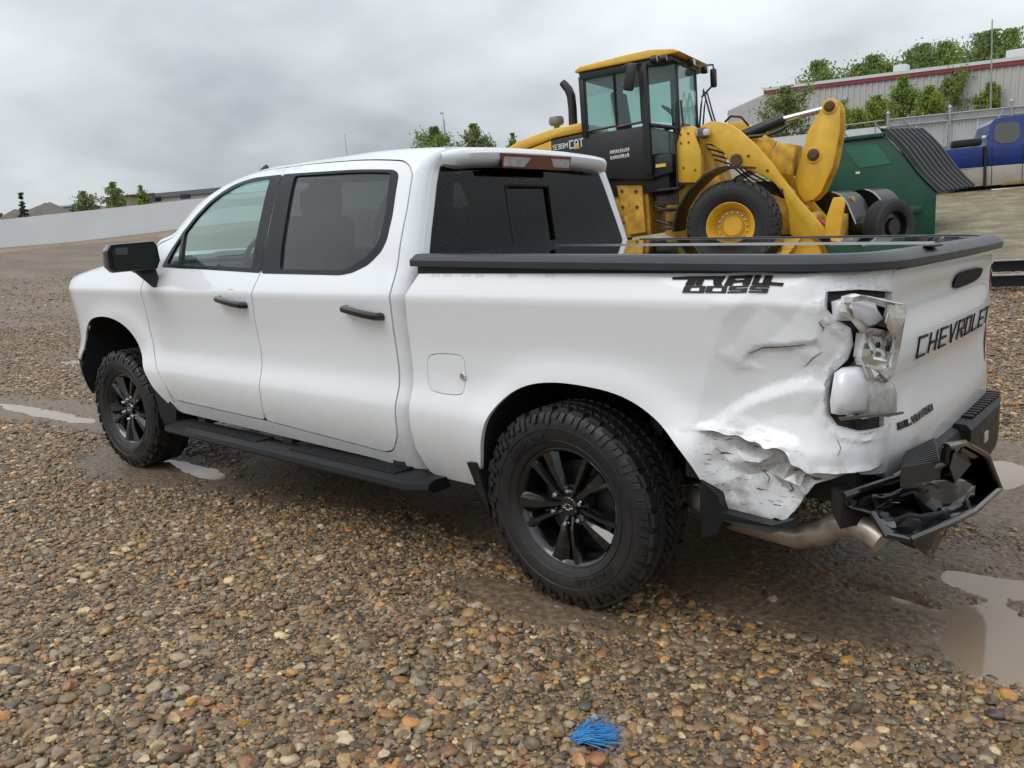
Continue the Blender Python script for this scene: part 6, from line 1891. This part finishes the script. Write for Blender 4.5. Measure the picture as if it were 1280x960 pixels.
# ---- green dumpster
dump = empty('dumpster', 'dark green steel dumpster with slanted black ribbed lid', 'dumpster')
DX, DY, DZ = Vector((.9941, -.1049, .0261)), Vector((.1041, .9942, .0281)), Vector((-.0289, -.0252, .9993))
DX, DY = Vector((.9654, .2584, .0345)), Vector((-.2591, .9657, .0169))
dump.matrix_world = Matrix(((DX.x, DY.x, DZ.x, -2.008), (DX.y, DY.y, DZ.y, 12.279), (DX.z, DY.z, DZ.z, 1.203-.12), (0, 0, 0, 1)))
dgreen = M('dumpster_green', (.006, .066, .036), .40, var=.25, vs=2.5, bump=.05, bs=12)
prof = [(0, .0), (.02, .76), (-.80, 1.77), (-2.0, 1.77), (-2.05, .12), (-1.85, 0)]
slab('body', prof, 0, 1.8, dgreen, dump, bev=.015)
slab('rim', [(-.79, 1.72), (-.79, 1.79), (-2.03, 1.79), (-2.03, 1.72)], -.05, 1.85, dgreen, dump)
MB().prism([(-1.44, -.006, 1.63), (-.91, -.006, 1.61), (-.67, -.006, 1.26), (-1.19, -.006, 1.24)], (0, -.004, 0)).build('pale_patch', M('dumpster_patch', (.035, .17, .10), .35, var=.1, vs=4), dump, smooth=False)  # paler green quad laid on the near side
MB().prism([(-1.25, -.004, 1.18), (-1.18, -.004, 1.18), (-1.18, -.004, 1.14), (-1.25, -.004, 1.14)], (0, -.004, 0)).build('sticker', lw, dump, smooth=False)
for z in (.45,):
    MB().box((-1.0, -.04, z), (1.6, .08, .12), bev=.01).build('fork_pocket', dgreen, dump)
lid_m = M('lid_black', (.009, .0095, .011), .42, var=.15, vs=5, spec=.4)
lb = Vector((.06, 0, .70)); lt = Vector((-.82, 0, 1.83))
la = (lb-lt); ll = la.length; la.normalize(); ln_ = Vector((-la.z, 0, la.x))*-1
if ln_.z < 0: ln_ = -ln_
for y0 in (-.03, .91):
    mb = MB(); nr = 4
    for s_ in range(7):
        t = ll*s_/6
        bow = .025*math.sin(PI*2*s_/6)
        for i in range(nr):
            for (u_, o_) in ((0, 0), (.45, 0), (.58, .045), (.87, .045)):
                q = lt+la*t+ln_*(o_+bow)
                yy = y0+.92*(i+u_)/nr
                mb.v.append((q.x+.34*yy, yy, q.z+.03*yy))
    m_ = nr*4
    for s_ in range(6):
        for i in range(m_-1):
            a = s_*m_+i; mb.f.append((a, a+1, a+m_+1, a+m_))
    o = mb.build('lid', lid_m, dump, smooth=False)
    sm = o.modifiers.new('thick', 'SOLIDIFY'); sm.thickness = .018
MB().tube([(-.83, -.03, 1.845), (-.20, 1.80, 1.90)], .022, 8).build('hinge_rod', lid_m, dump)
# ---- black axle with mudguards and a ribbed tyre, between loader and dumpster
axl = empty('trailer_axle', 'black trailer axle with two mudguards and a ribbed tyre before the dumpster', 'trailer axle')
axl.matrix_world = plumb((-2.25, 10.15, tz(-2.25, 10.15)), math.radians(-24))
ablk = M('axle_black', (.007, .007, .009), .38, coat=.3)
aedge = M('guard_edge', (.45, .46, .47), .4)
for y0 in (-.42, .10):
    x0 = -.62 if y0 < 0 else -.45
    arc = [(x0+.48*math.cos(t)*1.0, .52+.50*math.sin(t)) for t in [PI*(.22+.66*k/12) for k in range(13)]]
    arc = [(x0+.62, .36)]+arc+[(x0-.45, .2)]
    mb = MB()
    for (x, z) in arc: mb.v += [(x, y0, z), (x, y0+.40, z), (x*1.0, y0+.40, z-.02), (x, y0, z-.02)]
    for i in range(len(arc)-1):
        for j in range(4):
            mb.f.append((i*4+j, i*4+(j+1) % 4, (i+1)*4+(j+1) % 4, (i+1)*4+j))
    mb.f += [(0, 1, 2, 3), tuple((len(arc)-1)*4+j for j in range(4))]
    # closed inner cheek
    k = len(mb.v); mb.v += [(x, y0+.02, z-.01) for x, z in arc]; mb.f.append(tuple(range(k, k+len(arc))))
    gd = mb.build('mudguard', ablk, axl)
    MB().tube([(x, y0-.004, z) for x, z in arc[:6]], .012, 6).build('guard_edge', aedge, gd)
MB().tube([(-.55, -.1, .40), (.35, -.1, .40)], .06, 10).build('axle_beam', ablk, axl)
MB().lathe([(.001, -.22), (.20, -.22), (.21, -.2), (.21, .16), (.001, .16)], 20, 'x', (-.05, -.25, .40)).build('air_tank', ablk, axl)
wv = MB(); wv.lathe([(.001, .10), (.12, .10), (.14, .05), (.23, .04), (.235, .12), (.25, .13), (.25, -.12)], 32, 'x', (.34, -.2, .42)); wv.build('wheel_rim', ablk, axl)
wt = MB()
hp = [(.25, .13), (.28, .145), (.34, .15), (.385, .135), (.405, .11)]
ribs = []
for k in range(6):
    x1 = .11-.04*k
    ribs += [(.412, x1), (.412, x1-.028), (.398, x1-.030), (.398, x1-.038)]
wt.lathe(hp+ribs[:-2]+[(r_, -x_) for r_, x_ in hp[::-1]], 56, 'x', (.34, -.2, .42))
wt.build('tyre', big_rub, axl, sharp=25)
# ---- blue pickup beyond the dumpster
blue = empty('blue_pickup', 'blue and tan two-tone pickup truck cut by the right picture edge', 'pickup truck')
BX, BY, BZ = Vector((.9267, .3741, .0363)), Vector((-.3748, .927, .0126)), Vector((-.0289, -.0252, .9993))
blue.matrix_world = Matrix(((BX.x, BY.x, BZ.x, -3.634), (BX.y, BY.y, BZ.y, 19.511), (BX.z, BY.z, BZ.z, 1.813-.02), (0, 0, 0, 1)))
bl_m = M('blue_paint', (.006, .026, .16), .28, coat=.3, var=.08, vs=3, spec=.3)
tan_m = M('tan_paint', (.36, .33, .28), .4, coat=.4, var=.1, vs=4)
tan_r = M('rusty_tan', (.26, .17, .09), .7, var=.35, vs=7)
def bslab(nm, poly, y0, y1, mt, bev=.03): return slab(nm, poly, y0, y1, mt, blue, bev)
bslab('bed_upper', [(-1.15, .66), (-1.15, 1.16), (.86, 1.14), (.86, .66)], 0, 1.95, bl_m)
bslab('bed_lower', [(-1.15, .28), (-1.15, .655), (-.30, .655), (-.22, .60), (-.1, .655), (.86, .655), (.86, .20), (.42, .20), (.40, .42), (.22, .60), (-.34, .60), (-.52, .42), (-.55, .28)], -.004, 1.954, tan_m, .015)
bslab('cab_lower', [(.91, .66), (.91, 1.15), (4.9, 1.02), (4.95, .62)], 0, 1.95, bl_m)
bslab('rocker', [(.91, .19), (.91, .655), (3.2, .62), (3.2, .19)], -.004, 1.954, tan_m, .015)
bslab('rust_strip', [(1.25, .17), (1.25, .26), (3.1, .26), (3.1, .17)], -.010, .05, tan_r, .01)
cab_p = [(.91, 1.13), (1.02, 1.66), (1.12, 1.76), (1.4, 1.79), (2.45, 1.76), (2.75, 1.66), (3.25, 1.10)]
mbc = MB()
for (x, z) in cab_p: 
    ins = .02+.20*max(0, (z-1.12)/.67)
    mbc.v += [(x, ins, z), (x, 1.95-ins, z)]
n = len(cab_p)
mbc.f += [(2*i, 2*i+1, 2*i+3, 2*i+2) for i in range(n-1)]
mbc.f += [tuple(2*i for i in range(n)), tuple(2*i+1 for i in range(n-1, -1, -1))]
mbc.build('cab', bl_m, blue, sharp=30)
pane = M('tinted_pane', (.035, .036, .034), .12, coat=.5)
def bwin(pl, nm):
    MB().prism([(x, .02+.20*(z-1.12)/.67-.012, z) for x, z in pl], (0, .02, 0)).build(nm, pane, blue, smooth=False)
bwin(chaikin([(1.08, 1.16), (1.10, 1.58), (1.16, 1.66), (1.58, 1.65), (1.64, 1.58), (1.62, 1.15)], 1), 'rear_window')
bwin(chaikin([(1.74, 1.14), (1.76, 1.64), (2.40, 1.62), (2.60, 1.52), (2.92, 1.10)], 1), 'front_window')
for x in (1.03, 1.68, 2.85):
    MB().box((x, -.003, .66), (.014, .014, .90)).build('door_seam', M('seam', (.01, .01, .012), .6), blue, smooth=False)
MB().box((.885, .4, .66), (.045, .9, .96)).build('bed_gap', MATS['seam'], blue, smooth=False)
MB().box((.50, .20, 1.26), (.66, .30, .18), bev=.05).build('toolbox', blk_plastic, blue)
MB().box((.90, .22, 1.36), (.10, .10, .08), bev=.03).build('bed_light', lw, blue)
MB().tube([(1.02, -.05, .08), (3.0, -.05, .06)], .035, 8).build('step_tube', M('step_chrome', (.6, .6, .6), .25, metal=.9), blue)
MB().box((1.5, 1.0, .22), (5.2, 1.5, .2)).build('underbody', under, blue, smooth=False)
for (x, y) in ((-.06, .12), (3.55, .12), (-.06, 1.83), (3.55, 1.83)):
    w_ = MB(); w_.lathe([(.22, -.10), (.26, -.13), (.33, -.135), (.38, -.11), (.385, 0), (.38, .11), (.33, .135), (.22, .10)], 40)
    o = w_.build('tyre', rubber, blue); o.location = (x, y, .36)
    MB().lathe([(.001, -.06), (.10, -.06), (.14, -.03), (.20, -.06), (.225, -.10), (.225, .1)], 28).build('rim', chrome, o)
bslab('front_end', [(3.2, .19), (3.2, .62), (5.0, .60), (5.0, .30), (4.1, .30), (4.0, .55), (3.7, .72), (3.4, .72), (3.1, .55)], -.004, 1.954, tan_m, .015)
MB().box((-1.20, .97, .40), (.14, 1.9, .18), bev=.03).build('rear_bumper', chrome, blue)
# ---- steel beams lying on the gravel at the right
for k, (dz, dy, lab) in enumerate(((.0, 0, 'black steel channel beam lying on the gravel beyond the tailgate'), (.0, .42, 'second black steel beam lying just behind the near one'))):
    o = empty('steel_beam', lab, 'beam', group='black beams on the gravel')
    zb_ = tz(.5, 7.5+dy)
    o.matrix_world = plumb((-.9, 7.35+dy, zb_+.02+(.10 if k else 0)), math.radians(5))
    MB().box((2.6, 0, .065), (5.2, .012, .13)).build('web', ablk, o, smooth=False)
    for z in (0.004, .126):
        MB().box((2.6, -.05, z), (5.2, .10, .012)).build('flange', ablk if z < .1 else M('beam_edge', (.30, .29, .27), .6, var=.3, vs=9), o, smooth=False)
# ---- frayed blue rope in the foreground
rp_ = MB(); rn = random.Random(11)
gz0 = float(ground_z(np.array([.60]), np.array([-1.62]))[0])+.022
b0 = Vector((.575, -1.70, gz0))
for k in range(170):
    a = rn.gauss(math.radians(48), .13)
    if k > 130: a = rn.gauss(math.radians(98), .22)
    L_ = rn.uniform(.06, .13)
    p0 = b0+Vector((rn.gauss(0, .008), rn.gauss(0, .008), rn.uniform(0, .022)))
    dv = Vector((math.cos(a), math.sin(a), rn.uniform(-.05, .12)))
    sd = Vector((-dv.y, dv.x, 0))*rn.gauss(0, .014)
    rp_.tube([p0, p0+dv*L_*.5+sd+Vector((0, 0, rn.uniform(0, .012))), p0+dv*L_+sd*1.5+Vector((0, 0, rn.uniform(-.015, .01)))], [.0015, .0013, .0009], 4, cap=False)
tag(rp_.build('rope_scrap', M('rope_blue', (.015, .22, .55), .45, var=.35, vs=50)), 'frayed scrap of bright blue plastic rope on the foreground gravel', 'rope')
# ================================================================== LOOSE GRAVEL (uncountable: one object of instanced stones)
def pebble_mat():
    m = bpy.data.materials.new('pebble'); m.use_nodes = True
    t = m.node_tree; b = t.nodes['Principled BSDF']
    a = t.nodes.new('ShaderNodeAttribute'); a.attribute_type = 'INSTANCER'; a.attribute_name = 'tint'
    co = t.nodes.new('ShaderNodeTexCoord')
    n = t.nodes.new('ShaderNodeTexNoise'); n.inputs['Scale'].default_value = 3.2; n.inputs['Detail'].default_value = 6; n.inputs['Roughness'].default_value = .7
    t.links.new(co.outputs['Object'], n.inputs['Vector'])
    mr = t.nodes.new('ShaderNodeMapRange'); mr.inputs[1].default_value = .25; mr.inputs[2].default_value = .75; mr.inputs[3].default_value = .6; mr.inputs[4].default_value = 1.35
    t.links.new(n.outputs[0], mr.inputs[0])
    s = t.nodes.new('ShaderNodeVectorMath'); s.operation = 'SCALE'
    t.links.new(a.outputs['Color'], s.inputs[0]); t.links.new(mr.outputs[0], s.inputs[3])
    t.links.new(s.outputs[0], b.inputs['Base Color'])
    b.inputs['Roughness'].default_value = .36
    return m
pm = pebble_mat()
pcol = bpy.data.collections.new('pebble_shapes')
rs = np.random.RandomState(5)
for k in range(9):
    bm = bmesh.new()
    bmesh.ops.create_icosphere(bm, subdivisions=2, radius=.5)
    off = Vector(rs.rand(3)*20)
    ax = (1.0, .62+.34*rs.rand(), .38+.30*rs.rand())
    ang = k % 4 != 1
    for v in bm.verts:
        d = v.co.normalized()
        r = 1+.30*noise.noise(d*1.3+off)+.12*noise.noise(d*2.9+off)
        if ang:
            for q in range(5):
                pn = Vector((math.sin(q*2.1+k), math.cos(q*1.7+k*2), math.sin(q*3.3+k*.7))).normalized()
                h = d.dot(pn)
                if h > .62: r *= .62/h
        v.co = Vector((d.x*ax[0], d.y*ax[1], d.z*ax[2]))*.5*r
    me = bpy.data.meshes.new('pebble_shape'); bm.to_mesh(me); bm.free()
    me.polygons.foreach_set('use_smooth', [True]*len(me.polygons))
    if ang: me.set_sharp_from_angle(angle=math.radians(28))
    me.materials.append(pm)
    o = bpy.data.objects.new('pebble_shape_%d' % k, me)
    pcol.objects.link(o)
fx, fy = _f.x, _f.y
fl = math.hypot(fx, fy); fx /= fl; fy /= fl
def zone(d0, d1, dens, smed, ssig, smax, seed, k=.72):
    """random stones in the fan the yard shows between depths d0 and d1"""
    r = np.random.RandomState(seed)
    w1 = k*d1+1.2
    n = int(dens*(d1-d0)*2*w1)
    D = d0+(d1-d0)*r.rand(n); Lt = (r.rand(n)*2-1)*w1
    ok = np.abs(Lt) < k*D+1.1
    D, Lt = D[ok], Lt[ok]
    x = CAM.x+D*fx+Lt*fy*1.0; y = CAM.y+D*fy-Lt*fx
    s = np.clip(np.exp(np.log(smed)+ssig*r.randn(len(x))), .007, smax)
    return x, y, s
Zs = [zone(1.2, 4.4, 7600, .0145, .54, .060, 1), zone(4.4, 7.0, 4300, .0170, .50, .060, 2), zone(7.0, 10.5, 1500, .024, .40, .06, 3), zone(10.5, 15, 420, .030, .36, .07, 4), zone(15, 24, 70, .036, .36, .08, 6)]
px = np.concatenate([z[0] for z in Zs]); py = np.concatenate([z[1] for z in Zs]); ps = np.concatenate([z[2] for z in Zs])
mm = mudmask(px, py)
patch = fnoise(px*1.1, py*1.1, 71)
keep = rs.rand(len(px)) < np.clip(1.12-1.0*mm, .20, 1)*np.clip(.35+1.6*patch, .45, 1)
keep &= (py < 9.5)
gz = ground_z(px, py)
px, py, ps, gz, mm = px[keep], py[keep], ps[keep], gz[keep], mm[keep]
# coarser stones gather in drifts
ps = ps*(.82+.5*fnoise(px*.8, py*.8, 77))
n = len(px)
pz = gz+ps*(-.04+.26*rs.rand(n))-.30*mm*ps
pal = np.array([(.19, .140, .095), (.24, .170, .105), (.32, .215, .115), (.36, .19, .075), (.38, .32, .25), (.080, .072, .066), (.23, .115, .070), (.52, .42, .27), (.19, .165, .12), (.27, .225, .175), (.45, .25, .07), (.125, .098, .072)])
pal = pal*np.array([1.19, 1.09, .90])
pw = np.array([.21, .20, .13, .055, .06, .06, .04, .035, .06, .10, .012, .13]); pw /= pw.sum()
ci = rs.choice(len(pal), n, p=pw)
tint = pal[ci]*(.55+.62*rs.rand(n))[:, None]*(1+.035*(rs.rand(n, 3)-.5))*np.where(mm > .4, .62, 1)[:, None]
gm = bpy.data.meshes.new('gravel')
gm.vertices.add(n)
gm.vertices.foreach_set('co', np.stack([px, py, pz], -1).ravel())
def pa(nm, ty, key, arr):
    a = gm.attributes.new(nm, ty, 'POINT'); a.data.foreach_set(key, arr.ravel())
pa('size', 'FLOAT', 'value', ps.astype(np.float32))
pa('turn', 'FLOAT_VECTOR', 'vector', np.stack([.5*(rs.rand(n)-.5), .5*(rs.rand(n)-.5), rs.rand(n)*6.28], -1).astype(np.float32))
pa('pick', 'INT', 'value', rs.randint(0, 9, n).astype(np.int32))
pa('tint', 'FLOAT_COLOR', 'color', np.c_[tint, np.ones(n)].astype(np.float32))
gravel = bpy.data.objects.new('gravel', gm); COL.objects.link(gravel)
tag(gravel, 'loose wet brown and grey river gravel covering the yard', 'gravel', kind='stuff')
ng = bpy.data.node_groups.new('scatter_stones', 'GeometryNodeTree')
ng.interface.new_socket('Geometry', in_out='INPUT', socket_type='NodeSocketGeometry')
ng.interface.new_socket('Geometry', in_out='OUTPUT', socket_type='NodeSocketGeometry')
GN = ng.nodes.new; GL = ng.links.new
gi = GN('NodeGroupInput'); go = GN('NodeGroupOutput')
mp = GN('GeometryNodeMeshToPoints')
ip = GN('GeometryNodeInstanceOnPoints')
cinfo = GN('GeometryNodeCollectionInfo'); cinfo.inputs['Collection'].default_value = pcol
cinfo.inputs['Separate Children'].default_value = True; cinfo.inputs['Reset Children'].default_value = True
def named(nm, ty):
    a = GN('GeometryNodeInputNamedAttribute'); a.data_type = ty; a.inputs['Name'].default_value = nm
    return a.outputs['Attribute']
GL(gi.outputs[0], mp.inputs['Mesh']); GL(mp.outputs[0], ip.inputs['Points'])
GL(cinfo.outputs[0], ip.inputs['Instance'])
ip.inputs['Pick Instance'].default_value = True
GL(named('pick', 'INT'), ip.inputs['Instance Index'])
er = GN('FunctionNodeEulerToRotation'); GL(named('turn', 'FLOAT_VECTOR'), er.inputs[0]); GL(er.outputs[0], ip.inputs['Rotation'])
GL(named('size', 'FLOAT'), ip.inputs['Scale'])
GL(ip.outputs[0], go.inputs[0])
md = gravel.modifiers.new('stones', 'NODES'); md.node_group = ng
